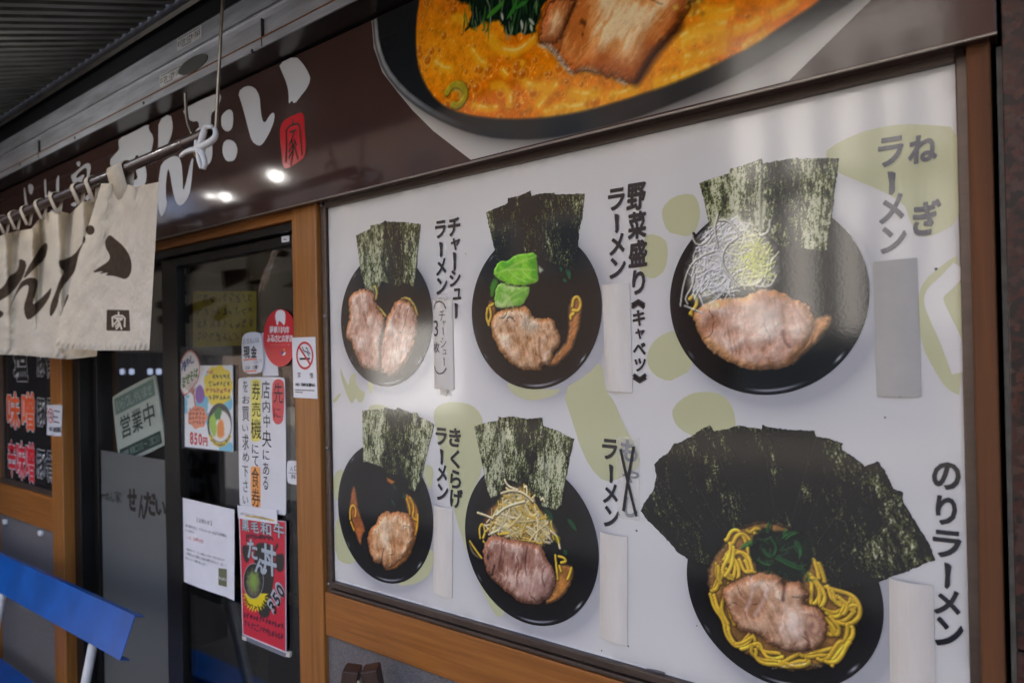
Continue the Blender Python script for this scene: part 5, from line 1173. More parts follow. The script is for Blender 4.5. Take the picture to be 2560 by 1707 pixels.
ps.fill(smooth(S_((90, 640), (120, 500), (90, 400), (330, 430), (330, 560), (300, 680), (220, 760), (100, 780)), 1), (226, 232, 236), .002)
fan = smooth(S_((155, 245), (215, 270), (268, 360), (282, 480), (262, 600), (200, 690), (140, 760), (95, 790), (50, 700), (28, 560), (40, 420), (90, 300)), 2)
ps.fill(fan, (190, 60, 60), .001); cfan = fan.mean(0); ps.fill(cfan + (fan - cfan) * .93, (228, 228, 226), .001)
for i in range(9):
    a = -2.5 + i * .2; b0 = S_((205, 770))[0]; ps.line([b0, b0 + np.array((math.cos(a + 3.6), math.sin(a + 3.6))) * .06], .0022, (150, 96, 76), .001, .9)
ps.line(S_((200, 720), (212, 800), (225, 890)), .006, (186, 92, 70), .001)
ps.fill(smooth(S_((225, 700), (280, 640), (330, 720), (332, 820), (280, 880), (222, 830)), 2), (132, 84, 168), .002)
cl = []
for i in range(28):
    a = 2 * math.pi * i / 28; rr_ = 1 + .08 * math.cos(a * 9); cl.append((490 + 165 * rr_ * math.cos(a), 665 + 235 * rr_ * math.sin(a)))
ps.fill(S_(*cl), (232, 210, 40), .001)
for y, x0_, x1_, cc_ in ((500, 350, 400, (180, 60, 50)), (560, 420, 630, (60, 54, 30)), (640, 380, 600, (60, 54, 30)), (720, 345, 620, (150, 50, 50)), (800, 380, 600, (60, 54, 30))):
    x = x0_
    while x < x1_:
        for j in range(4): ps.line(S_((x + rs.uniform(0, 34), y + rs.uniform(-26, 26)), (x + rs.uniform(0, 34), y + rs.uniform(-26, 26))), .0022, cc_, .0008)
        x += 42
sp_ = [(250 + (112 + 8 * math.cos(a * 7)) * math.cos(a), 1025 + (130 + 10 * math.cos(a * 7)) * math.sin(a)) for a in np.linspace(0, 6.28, 36)]
ps.fill(S_(*sp_), (226, 140, 104), .001)
for y in (935, 985, 1035, 1085):
    for i in range(5):
        for j in range(3): ps.line(S_((150 + i * 38 + rs.uniform(0, 30), y + rs.uniform(-20, 20)), (150 + i * 38 + rs.uniform(0, 30), y + rs.uniform(-20, 20))), .002, (110, 50, 40), .0008)
E_ = lambda cx, cy, rx, ry, a0=0, a1=6.2832, n=36: S_(*[(cx + rx * math.cos(a), cy + ry * math.sin(a)) for a in np.linspace(a0, a1, n)])
ps.fill(E_(505, 1110, 142, 245), (40, 44, 36), .001); ps.fill(E_(512, 1130, 126, 185), (226, 226, 222), .003)
ps.fill(smooth(S_((390, 1030), (440, 970), (470, 1080), (465, 1250), (420, 1240), (385, 1130)), 1), (160, 204, 70), .002, 1, .003); ps.fill(smooth(S_((520, 1030), (555, 1100), (560, 1260), (480, 1270), (470, 1130)), 1), (232, 142, 42), .003, 1, .003)
ps.fill(smooth(S_((440, 970), (490, 890), (540, 970), (500, 1050), (460, 1060)), 1), (52, 124, 40), .002, 1, .005)
ps.fill(np.vstack([E_(510, 1190, 135, 180, .25, 2.9, 20), E_(510, 1150, 118, 170, 2.7, .45, 20)]), (232, 204, 40), .001)
for i in range(11):
    a = .5 + i * .22; c0 = (510 + 122 * math.cos(a), 1172 + 172 * math.sin(a))
    for j in range(3): ps.line(S_((c0[0] + rs.uniform(-12, 12), c0[1] + rs.uniform(-20, 20)), (c0[0] + rs.uniform(-12, 12), c0[1] + rs.uniform(-20, 20))), .002, (60, 50, 20), .0008)
shp = np.minimum(poly_sd(XZ('s', [(100, 432), (655, 428), (660, 1425), (105, 1366)], Ys), ps.X, ps.Z), poly_sd(fan, ps.X, ps.Z))
cut = smooth(S_((60, 430), (330, 430), (330, 470), (290, 560), (270, 640), (100, 790), (60, 760)), 0)
shp = np.maximum(shp, -np.maximum(poly_sd(cut, ps.X, ps.Z), -poly_sd(fan, ps.X, ps.Z)))
ps.to_mesh('printed_face', shp, Ys - .0006, printmat('poster print', .35), sv)
lettering('price_lettering', [('8', 160, 1195, 200, 1340), ('5', 210, 1210, 245, 1345), ('0', 258, 1215, 300, 1348), ('円', 310, 1260, 362, 1358)], Ys - .0011, M_RED, sv, .06, k='s')
lettering('lettering', [('冷', 62, 370, 122, 500), ('や', 112, 345, 160, 440), ('し', 165, 320, 205, 410)], Ys - .0011, ink('blue print', (36, 66, 140), .5), sv, .05, k='s', wob=.05)
lettering('lettering', [('ま', 70, 560, 110, 690), ('ぜ', 112, 530, 158, 640), ('そ', 160, 500, 200, 610), ('ば', 204, 460, 254, 570)], Ys - .0011, ink('green print', (70, 124, 50), .5), sv, .04, k='s', wob=.05)
sq = XZ('s', [(5, 222), (660, 210), (665, 1436), (15, 1378)], Ys); decal('clear_sleeve', [sq], Ys - .0024, filmmat('sleeve film', (235, 238, 240), .09, .06), sv)
# beef bowl poster
Yw = .0225
Q = [(148, 128), (604, 166), (609, 1456), (184, 1276)]
wy = sheet('beef_poster', 'y', Q, Yw, M_WP, 'red beef bowl poster with a black cow head and yellow burst on the door glass', 'poster')
qq = XZ('y', Q, Yw); pw = Pic((qq[:, 0].min(), qq[:, 0].max(), qq[:, 1].min(), qq[:, 1].max()), .0016, (224, 226, 228))
Y_ = lambda *p: XZ('y', list(p), Yw)
pw.fill(Y_((155, 135), (602, 172), (604, 1440), (190, 1268)), (198, 40, 58), .0008)
pw.fill(smooth(Y_((330, 372), (440, 380), (490, 470), (495, 700), (470, 860), (455, 1080), (410, 1118), (350, 1090), (320, 1000), (310, 850), (300, 600), (300, 440)), 1), (44, 46, 42), .002)
for q in ([(178, 405), (215, 395), (260, 430), (250, 560), (215, 575), (185, 500)], [(505, 500), (550, 482), (592, 490), (590, 640), (540, 670), (505, 620)], [(218, 320), (232, 345), (245, 400), (225, 390)], [(530, 372), (536, 410), (510, 460), (490, 440)]): pw.fill(smooth(Y_(*q), 1), (44, 46, 42), .002)
ew = lambda cx, cy, rx, ry, n=36, f_=1.0: Y_(*[(cx + rx * f_ * math.cos(a), cy + ry * f_ * math.sin(a)) for a in np.linspace(0, 6.2832, n)])
star = [(310 + (130 if i % 2 else 92) * math.cos(a), 905 + (158 if i % 2 else 112) * math.sin(a)) for i, a in enumerate(np.linspace(-.3, math.pi + .3, 31))]
pw.fill(Y_(*star), (226, 204, 30), .001)
pw.fill(ew(290, 750, 100, 175), (206, 206, 204), .001); pw.fill(ew(290, 750, 96, 169), (38, 40, 40), .001)
pw.fill(ew(292, 780, 68, 130), (104, 98, 80), .006, 1, .008); pw.fill(ew(292, 750, 44, 90), (128, 166, 70), .01, .9, .012)
for i in range(9):
    a = .2 + i * .34; c0 = (310 + 98 * math.cos(a), 905 + 105 * math.sin(a))
    for j in range(3): pw.line(Y_((c0[0] + rs.uniform(-12, 12), c0[1] + rs.uniform(-20, 20)), (c0[0] + rs.uniform(-12, 12), c0[1] + rs.uniform(-20, 20))), .0024, (50, 46, 20), .0008)
for (x0_, y0_, x1_, y1_, h) in ((195, 1080, 590, 1200, 24), (200, 1165, 590, 1310, 30), (215, 310, 480, 330, 22)):
    nn = 13
    for i in range(nn):
        u = i / nn; x = x0_ + (x1_ - x0_) * u; y = y0_ + (y1_ - y0_) * u
        for j in range(4): pw.line(Y_((x + rs.uniform(0, 24), y + rs.uniform(-h, h)), (x + rs.uniform(0, 24), y + rs.uniform(-h, h))), .0026, (52, 22, 44), .0008)
pw.to_mesh('printed_face', poly_sd(qq, pw.X, pw.Z), Yw - .0006, printmat('poster print', .35), wy)
M_SIL = ink('silver print', (172, 184, 190), .35)
for it, bd in (([('黒', 175, 150, 245, 262), ('毛', 262, 170, 340, 278), ('和', 355, 180, 460, 300), ('牛', 485, 185, 585, 330)], .04), ([('た', 228, 345, 325, 535), ('ん', 300, 530, 420, 680), ('丼', 365, 390, 512, 695)], .05)):
    lettering('lettering', it, Yw - .0010, ink('dark outline', (60, 56, 58), .4), wy, bd + .04, k='y'); lettering('lettering', it, Yw - .0013, M_SIL, wy, bd - .02, k='y')
for bd, yy, m in ((.1, Yw - .0010, M_SIL), (.03, Yw - .0013, M_K)):
    textline('price_lettering', '350', *(Y_((500, 1100))[0]), .046, yy, m, wy, bd, .95, .95)
o = sheet('order_slip', 'y', [(130, 12), (515, 55), (520, 195), (140, 138)], .0195, M_WP, 'narrow white slip with a handwritten line and yellow underline above the beef poster', 'notice')
sx = XZ('y', [(160, 75), (500, 120)], .0195); textline('handwriting', '※丼のみのご注文は出来ません。', sx[0, 0], sx[0, 1] - .006, (sx[1, 0] - sx[0, 0]) / 15.2, .0190, M_TXT, o, .0, 1.0, 0.0)
decal('underline', [strokes_poly(XZ('y', [(210, 112), (350, 128), (495, 160)], .0195), .003)], .0190, ink('yellow pen', (226, 190, 60), .5), o)
for q in ([(178, 1290), (215, 1300), (215, 1338), (180, 1322)], [(612, 1442), (645, 1450), (640, 1500), (605, 1490)]):
    z_ = XZ('y', q, .0215); sheet('sleeve_clip', z_, None, .0212, mat('ivory plastic', (206, 200, 184), .4), None, None, .006, wy)
zq = XZ('y', [(172, 1276), (610, 1456), (606, 1500), (176, 1318)], .0226); sheet('hanger_bar', zq, None, .0224, mat('clear bar', (120, 122, 130), .2), None, None, .004, wy)
# printed A4 notice, slightly curling
Yn = .0235
na = XZ('f', [(1135, 372), (1780, 522), (1806, 1565), (1155, 1335)], Yn)
V = []; F = []; nu, nv = 12, 10
for j in range(nv + 1):
    for i in range(nu + 1):
        u, v = i / nu, j / nv; q = (na[0] * (1 - u) + na[1] * u) * (1 - v) + (na[3] * (1 - u) + na[2] * u) * v
        V.append((q[0], Yn - .004 * math.sin(math.pi * u) * (.4 + .6 * v) - .006 * max(0, u - .85) / .15 * v, q[1]))
F = [(j * (nu + 1) + i, (j + 1) * (nu + 1) + i, (j + 1) * (nu + 1) + i + 1, j * (nu + 1) + i + 1) for j in range(nv) for i in range(nu)]
o = link('printed_notice', mesh('printed_notice', V, F), M_WP, None, True); tag(o, 'white printed announcement sheet with a small olive logo on the door glass', 'notice')
yv = lambda x, z: Yn - .0042 * math.sin(math.pi * min(max((x - na[0, 0]) / (na[1, 0] - na[0, 0]), 0), 1)) - .0012
wn = na[1, 0] - na[0, 0]; fz_ = lambda px, py: XZ('f', [(px, py)], Yn)[0]
def nline(s, px, py, px1, m, bd=0.0):
    a = fz_(px, py); c0 = fz_(px1, py); textline('lettering', s, a[0], a[1], (c0[0] - a[0]) / max(1, sum(1 if ord(ch) > 0x2e00 else .58 for ch in s)), yv, m, o, bd)
nline('【お知らせ】', 1360, 655, 1550, M_TXT)
nline('誠に勝手ながら、ラストオーダーは以下の時間と', 1230, 715, 1705, M_TXT); nline('させて頂きます。', 1222, 765, 1350, M_TXT)
nline('L.O. 20時30分', 1245, 850, 1450, M_RED)
nline('誠意を持って、さらに美味しさを守って参りますので', 1242, 985, 1680, M_TXT); nline('お客様にはご理解とご協力を賜りますよう、宜しく', 1238, 1035, 1700, M_TXT); nline('何卒よろしくお願い致します。', 1225, 1085, 1490, M_TXT)
lg = XZ('f', [(1615, 1190), (1705, 1205), (1705, 1410), (1615, 1385)], Yn); o2 = decal('logo', [lg], yv, ink('olive logo', (104, 108, 76), .5), o)
textline('logo_lettering', 'せんだい', lg[0, 0] + .001, (lg[0, 1] + lg[2, 1]) / 2 - .006, (lg[1, 0] - lg[0, 0]) / 4.2, lambda x, z: yv(x, z) - .0006, M_SW, o2, .04)
# entrance sticker and small label
o = sheet('entrance_sticker', round_quad(XZ('t', [(572, 948), (720, 960), (716, 1208), (575, 1186)], .0165), .006), None, .0148, M_WG, 'small white entrance sticker half hidden behind the door post', 'sticker')
lettering('lettering', [('入', 598, 1008, 628, 1062)], .0143, M_TXT, o, .012, k='t'); lettering('lettering', [('口', 642, 1010, 680, 1062)], .0143, M_TXT, o, .012, k='t'); lettering('lettering', [('I', 612, 1096, 616, 1140), ('N', 622, 1096, 650, 1140)], .0143, M_TXT, o, .02, k='t')
decal('rule', [strokes_poly(XZ('t', [(585, 1078), (690, 1086)], .0148), .0012)], .0143, M_TXT, o)
o = sheet('head_label', 'u', [(343, 872), (495, 852), (495, 972), (343, 992)], .0145, M_WG, 'tiny white label on the black top rail of the door', 'sticker', .0008)
decal('fine_print', [strokes_poly(XZ('u', [(380, 935), (440, 930)], .0145), .0016)], .0141, M_TXT, o)
# no smoking stickers
def nosmoke(k, quad, Y, lab, ring, tb):
    o = sheet('no_smoking_sticker', k, quad, Y, M_WG, lab, 'sticker', .0008)
    (cx, cy, rx, ry) = ring; c0 = XZ(k, [(cx, cy)], Y)[0]; r_ = abs(XZ(k, [(cx + rx, cy)], Y)[0, 0] - c0[0]); 
    a = np.linspace(0, 2 * math.pi, 40); V = []; F = []
    for w_ in a[:-1]:
        for f_ in (1, .84): V.append((c0[0] + r_ * f_ * math.cos(w_), Y - .0006, c0[1] + r_ * f_ * math.sin(w_)))
    n = 39; F = [(2 * i, 2 * i + 1, 2 * ((i + 1) % n) + 1, 2 * ((i + 1) % n)) for i in range(n)]
    link('red_ring', mesh('red_ring', V, F), M_RED, o)
    d = r_ * .64
    decal('red_bar', [strokes_poly([(c0[0] - d, c0[1] + d), (c0[0] + d, c0[1] - d)], r_ * .16)], Y - .0009, M_RED, o)
    decal('cigarette', [[(c0[0] - .6 * r_, c0[1] - .3 * r_), (c0[0] + .6 * r_, c0[1] - .3 * r_), (c0[0] + .6 * r_, c0[1] - .16 * r_), (c0[0] - .6 * r_, c0[1] - .16 * r_)],
                        strokes_poly(smooth([(c0[0] - .25 * r_, c0[1] + .62 * r_), (c0[0] - .1 * r_, c0[1] + .3 * r_), (c0[0] + .25 * r_, c0[1] + .3 * r_), (c0[0] + .5 * r_, c0[1] - .05 * r_)], 2, False), r_ * .08),
                        strokes_poly(smooth([(c0[0] + .1 * r_, c0[1] + .5 * r_), (c0[0] + .3 * r_, c0[1] + .55 * r_), (c0[0] + .4 * r_, c0[1] + .25 * r_), (c0[0] + .65 * r_, c0[1] + .1 * r_)], 2, False), r_ * .08)], Y - .0006, M_K, o)
    return o
o = nosmoke('k', [(838, 582), (1165, 572), (1195, 1436), (862, 1420)], YP - .0012, 'white no smoking sticker with a red ring on the post by the menu board', (1020, 832, 122, 230), None)
lettering('lettering', [('禁', 915, 1065, 962, 1140)], YP - .0018, M_K, o, .0, k='k'); lettering('lettering', [('煙', 1085, 1072, 1135, 1148)], YP - .0018, M_K, o, .0, k='k')
lettering('lettering', [(c0, 890 + i * 27 + (6 if i > 1 else 0), 1214 + i * 1, 914 + i * 27 + (6 if i > 1 else 0), 1258 + i) for i, c0 in enumerate('NO')] + [(c0, 966 + i * 28, 1216 + i, 991 + i * 28, 1262 + i) for i, c0 in enumerate('SMOKING')], YP - .0018, M_K, o, .04, k='k')
decal('fine_print', [strokes_poly(XZ('k', [(890, 1312), (1165, 1322)], YP), .0022), strokes_poly(XZ('k', [(895, 1342), (1000, 1348)], YP), .0022)], YP - .0018, mat('grey print', (110, 110, 110), .5), o)
o = nosmoke('w', [(395, 440), (518, 440), (508, 705), (390, 690)], YP - .0012, 'small white no smoking card stuck on the timber post beside the dark menu panel', (423, 530, 24, 46), None)
lettering('lettering', [(c0, 408 + i * 14, 622, 420 + i * 14, 655) for i, c0 in enumerate('NO')] + [(c0, 442 + i * 9.4, 628, 450 + i * 9.4, 668) for i, c0 in enumerate('SMOKING')], YP - .0018, M_K, o, .04, k='w')
decal('fine_print', [strokes_poly(XZ('w', q, YP), .0035) for q in ([(455, 490), (505, 497)], [(450, 537), (488, 543)], [(450, 580), (500, 588)])], YP - .0018, M_K, o)

# open plate hanging behind the left door glass
Yo = .088
oq = XZ('o', [(108, 508), (716, 183), (858, 1192), (213, 1482)], Yo); oq = np.array(oq)
op = sheet('open_plate', round_quad(oq, .012), None, Yo, mat('white plate', (238, 242, 238), .3), 'tilted white and green open for business plate hanging inside the door', 'sign', .004)
bil = lambda u, v: (oq[0] * (1 - u) + oq[1] * u) * (1 - v) + (oq[3] * (1 - u) + oq[2] * u) * v
decal('green_band', [[bil(.05, .055), bil(.95, .055), bil(.95, .29), bil(.05, .29)]], Yo - .0006, ink('pale green', (138, 164, 158), .35), op)
decal('green_band', [[bil(.05, .78), bil(.95, .78), bil(.95, .955), bil(.05, .955)]], Yo - .0006, ink('dark green', (34, 66, 62), .35), op)
def plate_text(s, u0, u1, v0, v1, m, bd):
    V = []; F = []; n = len(s)
    for i, ch in enumerate(s):
        g = glyph(ch, bd); k0 = len(V)
        a0 = u0 + (u1 - u0) * (i + .06) / n; a1 = u0 + (u1 - u0) * (i + .94) / n
        for x, z in g[0]:
            q = bil(a0 + (a1 - a0) * x, v1 + (v0 - v1) * z); V.append((q[0], Yo - .0011, q[1]))
        F += [tuple(j + k0 for j in f_) for f_ in g[1]]
    link('lettering', mesh('lettering', V, F), m, op)
plate_text('いらっしゃいませ', .1, .9, .1, .25, M_SW, .0)
plate_text('営業中', .12, .9, .34, .66, ink('dark green', (34, 66, 62), .35), .012)
plate_text('11:00', .28, .58, .82, .92, ink('pale green', (138, 164, 158), .35), .0); plate_text('〜', .6, .66, .85, .88, M_SW, .0)
plate_text('21:00', .7, .92, .82, .92, ink('pale green', (138, 164, 158), .35), .0)
decal('time_box', [[bil(.08, .83), bil(.25, .83), bil(.25, .91), bil(.08, .91)]], Yo - .0011, ink('pale grey', (170, 180, 178), .4), op)
tube('cord', [(bil(.27, .012)[0], Yo + .002, bil(.27, .012)[1]), (bil(.3, 0)[0] + .03, Yo + .002, 1.845)], .0007, M_K, op, 6)
tube('cord', [(bil(.72, .012)[0], Yo + .002, bil(.72, .012)[1]), (bil(.3, 0)[0] + .033, Yo + .002, 1.845)], .0007, M_K, op, 6)

# ================================================================== dark menu panel in the left bay
YB = .004
wb = empty('side_menu_panel', (-2.7, YB, 1.18), 'dark glossy side menu panel with outlined red and orange flavour lettering', 'menu board')
box('panel', XL + .001, XA0 - .001, YB, .03, 1.2, 1.882, mat('black gloss panel', (30, 28, 27), .18, var=.1, vscale=6), wb)
box('sill_strip', XL + .001, XA0 - .001, -.006, .03, 1.1825, 1.1995, M_BRZ, wb)
box('side_strip', XL + .0015, wp(13, 1100, YB)[0], YB - .006, YB - .0003, 1.2, 1.88, M_BRZ, wb)
M_SLV = ink('white outline', (222, 224, 224), .3)
for items, cc_ in (([('味', 58, 335, 163, 638), ('噌', 180, 335, 286, 655)], (240, 98, 42)), ([('辛', 66, 735, 128, 1040), ('味', 135, 745, 207, 1060), ('噌', 212, 755, 286, 1085)], (214, 34, 48)),
                   ([('豚', 305, 385, 377, 620), ('骨', 385, 390, 452, 640)], (28, 30, 30)), ([('豚', 305, 815, 377, 1052), ('骨', 385, 830, 456, 1082)], (28, 30, 30)), ([('塩', 112, -50, 228, 240)], (34, 36, 36)), ([('豚', 305, -40, 377, 202), ('骨', 385, -40, 452, 210)], (28, 30, 30))):
    lettering('lettering', items, YB - .0005, M_SLV, wb, .085, k='w'); lettering('lettering', items, YB - .0010, ink('flavour %d %d' % (cc_[0], cc_[1]), cc_, .3), wb, .028, k='w')

# ================================================================== noren on its bamboo pole
YNR = -.2
M_BAM = mat('smoked bamboo', (66, 46, 38), .32, vscale=14, stretch=(.15, 1, 1), c2=(42, 30, 26), coat=.3)
e0 = wp(522, 332, YNR); e1 = wp(-120, 608, YNR)
pole = empty('noren_pole', tuple(e0), 'dark smoked bamboo pole carrying the cream shop curtain', 'pole')
npt = 60; pts = []; rr = []
for i in range(npt + 1):
    u = i / npt; p_3 = e0 * (1 - u) + e1 * u; pts.append(tuple(p_3)); rr.append(.0105)
ks = [.055, .21, .37, .53, .70, .86]
pts = []; rr = []
for u in sorted(set(list(np.linspace(0, 1, 40)) + [k_ + d_ for k_ in ks for d_ in (-.004, -.0015, 0, .0015, .004)])):
    pts.append(tuple(e0 * (1 - u) + e1 * u)); d_ = min(abs(u - k_) for k_ in ks); rr.append(.0104 + (.0014 if d_ < .0016 else 0))
tube('culm', pts, rr, M_BAM, pole, 20, caps=False)
ax = Vector(e1 - e0).normalized()
tube('cut_end', [tuple(Vector(e0) - ax * .0006), tuple(Vector(e0) + ax * .0005)], .0104, mat('cut bamboo', (126, 92, 58), .7, vscale=300, c2=(88, 60, 36)), pole, 20)
tube('hollow', [tuple(Vector(e0) - ax * .0010), tuple(Vector(e0) - ax * .0007)], .0062, mat('bamboo hollow', (30, 20, 14), .9), pole, 16)

nor = empty('noren_curtain', tuple((e0 + e1) / 2 - np.array((0, 0, .4))), 'cream cotton shop curtain with brown brush lettering hanging by loops from the pole', 'curtain')
M_CLO = cottonmat('dyed cotton')
CLOTH = (228, 218, 196); DYE = (84, 72, 60)
DP = {'dye': [[(752, 428), (790, 460), (850, 510), (895, 580), (907, 650), (895, 710), (862, 740), (820, 725), (770, 712), (720, 712), (750, 690), (675, 702), (720, 680), (625, 695), (690, 650), (740, 620), (757, 590), (750, 560), (725, 520), (722, 470)],
              [(620 + 30 * math.cos(a), 400 + 33 * math.sin(a)) for a in np.linspace(0, 6.2, 20)], [(575, 432), (590, 460), (580, 490), (565, 495)],
              [(402, 605), (440, 605), (510, 570), (560, 500), (582, 470), (540, 560), (525, 640), (510, 690), (480, 730), (430, 790), (405, 850), (400, 905), (370, 970), (345, 998), (340, 960), (350, 900), (380, 830), (410, 740), (445, 685), (410, 660)], [(465, 838), (475, 850), (435, 940), (445, 890)],
              [(130, 592), (188, 620), (160, 720), (115, 790), (60, 850), (-10, 890), (-60, 900), (-60, 830), (0, 805), (30, 780), (60, 715), (110, 690), (130, 650)], [(318, 485), (330, 510), (310, 600), (250, 650), (150, 750), (190, 660), (240, 580), (290, 500)],
              [(150, 750), (200, 725), (250, 730), (262, 770), (240, 850), (220, 920), (280, 870), (330, 820), (355, 790), (345, 850), (310, 910), (260, 970), (195, 1023), (170, 990), (162, 920), (190, 840), (200, 770), (150, 790), (100, 860), (50, 980), (90, 870), (130, 780)], [(-60, 940), (0, 950), (28, 970), (10, 1000), (-60, 1030)]]}
DYEP = [np.array(P('D', q)) for q in DP['dye']]
SEAL = smooth(np.array(P('D', [(742, 955), (880, 958), (886, 1085), (740, 1082)])), 0)
def seal_strokes():
    return [np.array(P('D', q)) for q in ([(815, 965), (815, 985)], [(775, 1060), (772, 1000), (795, 988), (840, 988), (858, 1005), (856, 1062)], [(790, 1005), (838, 1005)], [(812, 1005), (800, 1030), (785, 1045)], [(808, 1018), (822, 1040), (815, 1062), (800, 1078)], [(815, 1040), (795, 1062)], [(820, 1020), (838, 1012)], [(822, 1035), (835, 1078)])]
def cloth(name, top, bot, nu, nv, foldf, y0, sealed=False, wav=0.0):
    """top and bottom edge polylines in photo pixels; the fold depth says how far each point stands out"""
    top = np.array(top, float); bot = np.array(bot, float)
    def along(pl, u):
        d = np.r_[0, np.cumsum(np.linalg.norm(np.diff(pl, axis=0), axis=1))]; d /= d[-1]
        return np.stack([np.interp(u, d, pl[:, 0]), np.interp(u, d, pl[:, 1])], -1)
    U, Vv = np.meshgrid(np.linspace(0, 1, nu), np.linspace(0, 1, nv))
    px = along(top, U) * (1 - Vv[..., None]) + along(bot, U) * Vv[..., None]
    px[..., 1] += wav * np.sin(U * 60) * sst(.93, 1, Vv)
    yy = y0 + foldf(U, Vv) + .0016 * np.sin(U * 118) * sst(.95, .985, Vv) * sst(1.02, .985, Vv) + (fbm(U * 9, Vv * 9) - .5) * .006
    rgb = np.empty(U.shape + (3,)); rgb[:] = CLOTH
    rgb *= (1 + (fbm(U * 14, Vv * 14) - .5) * .10 - .06 * sst(.95, .99, Vv))[..., None]
    a = np.zeros(U.shape)
    for q in DYEP: a = np.maximum(a, np.clip(.5 - poly_sd(smooth(q, 1), px[..., 0], px[..., 1]) / 1.6, 0, 1))
    if sealed:
        s_ = np.clip(.5 - (poly_sd(SEAL, px[..., 0], px[..., 1]) - 3) / 1.6, 0, 1)
        for q in seal_strokes(): s_ = s_ * np.clip((line_d(q, px[..., 0], px[..., 1])[0] - 1.6) / 1.2, 0, 1)
        a = np.maximum(a, s_)
    rgb = rgb * (1 - a[..., None]) + np.asarray(DYE) * (1 + (fbm(U * 30, Vv * 30)[..., None] - .5) * .2) * a[..., None]
    d = FW + ((px[..., 0:1] - PW / 2) / PF) * RT_ - ((px[..., 1:2] - PCY) / PF) * UP
    co = (CAM + d * ((yy[..., None] - CAM[1]) / d[..., 1:2])).reshape(-1, 3)
    idx = np.arange(nu * nv).reshape(nv, nu)
    quads = np.stack([idx[:-1, :-1].ravel(), idx[1:, :-1].ravel(), idx[1:, 1:].ravel(), idx[:-1, 1:].ravel()], 1)
    return grid_obj(name, co, quads, rgb.reshape(-1, 3), M_CLO, nor, True)
fA = lambda U, V: -.020 * V - .007 * np.sin(U * 7 + 1 + V * 1.5) * (.5 + .8 * V) - .006 * np.sin(U * 15 - V * 3) * (1 - V) ** 2 + .02 * (1 - U) ** 3 * V
cloth('curtain_panel', [(253, 459), (300, 458), (340, 466), (397, 455)], [(131, 862), (160, 872), (240, 876), (310, 876), (373, 875)], 190, 260, fA, YNR - .006, True)
def fB(U, V):
    w = 12 * math.pi; s = np.sin(U * w + .6 - V * 1.8)
    return .006 - .019 * (np.abs(s) ** .8 * np.sign(s)) * (1.0 - .8 * V) - .008 * np.sin(U * 17 + 2 * V) * V
cloth('curtain_panel', [(-150, 650), (-60, 612), (14, 585), (40, 578), (78, 572), (110, 533), (150, 528), (175, 535), (205, 505), (240, 500), (262, 486)], [(-150, 884), (-60, 885), (0, 886), (60, 888), (110, 893), (166, 898), (200, 895), (242, 890)], 240, 240, fB, YNR + .012)
# loops over the pole
def pole_at(px):
    d = pr2(e1) - pr2(e0); u = (px - pr2(e0)[0]) / d[0]; return e0 * (1 - u) + e1 * u
def pr2(p):
    d = np.asarray(p) - CAM; z = d @ FW; return np.array([PW / 2 + PF * (d @ RT_) / z, PCY - PF * (d @ UP) / z])
M_LOOP = mat('cotton tape', (200, 190, 170), .9, var=.06, vscale=60, bump=.2, bscale=700)
for px, wl in ((12, .017), (40, .017), (76, .017), (111, .017), (147, .017), (188, .017), (229, .017), (283, .018), (315, .018), (374, .07)):
    c_ = pole_at(px); c_ = Vector(c_); V = []; F = []; hang = .038 if px < 300 else (.045 if px < 330 else .062)
    path = [(-.001, -hang)] + [(-.0122 * math.cos(a), .0122 * math.sin(a)) for a in np.linspace(-.35, math.pi + .35, 16)] + [(.004, -hang)]
    for j, (py_, pz_) in enumerate(path):
        sl_x = -.010 * (hang + pz_) / hang if pz_ < 0 else 0
        for s_ in (-1, 1):
            x = s_ * wl / 2
            V.append((c_.x + x + sl_x * 0 + (.008 if pz_ < -.02 else 0), c_.y + py_ * 1.0, c_.z + pz_ + ax.z * x * -1 + .002))
    for j in range(len(path) - 1): F.append((2 * j, 2 * j + 1, 2 * j + 3, 2 * j + 2))
    o = link('loop', mesh('loop', V, F), M_LOOP, nor, True); md = o.modifiers.new('thickness', 'SOLIDIFY'); md.thickness = .0012; md.offset = 1
# steel hook
M_STL = mat('dull steel rod', (158, 150, 134), .35, metal=.8, var=.2, vscale=20)
Hk = lambda x, y, Y=YNR: tuple(wp(*P('h', [(x, y)])[0], Y))
zaw = za + SL * (YNR - ya) + .004
top = wp(*P('h', [(935, 0)])[0], YNR); bot = wp(*P('h', [(893, 800)])[0], YNR); kx = (zaw - top[2]) / (top[2] - bot[2])
hp = [tuple(top + (top - bot) * kx), tuple(top)] + [Hk(*q) for q in ((914, 400), (895, 780), (880, 900), (820, 985), (730, 1000), (640, 930), (560, 850), (505, 720), (482, 580), (472, 430), (466, 292))]
o = tube('rod_hook', cat_rom(hp, 6), .0029, M_STL, None, 12); tag(o, 'bent steel rod hook hanging from the awning and holding the bamboo pole', 'hook')
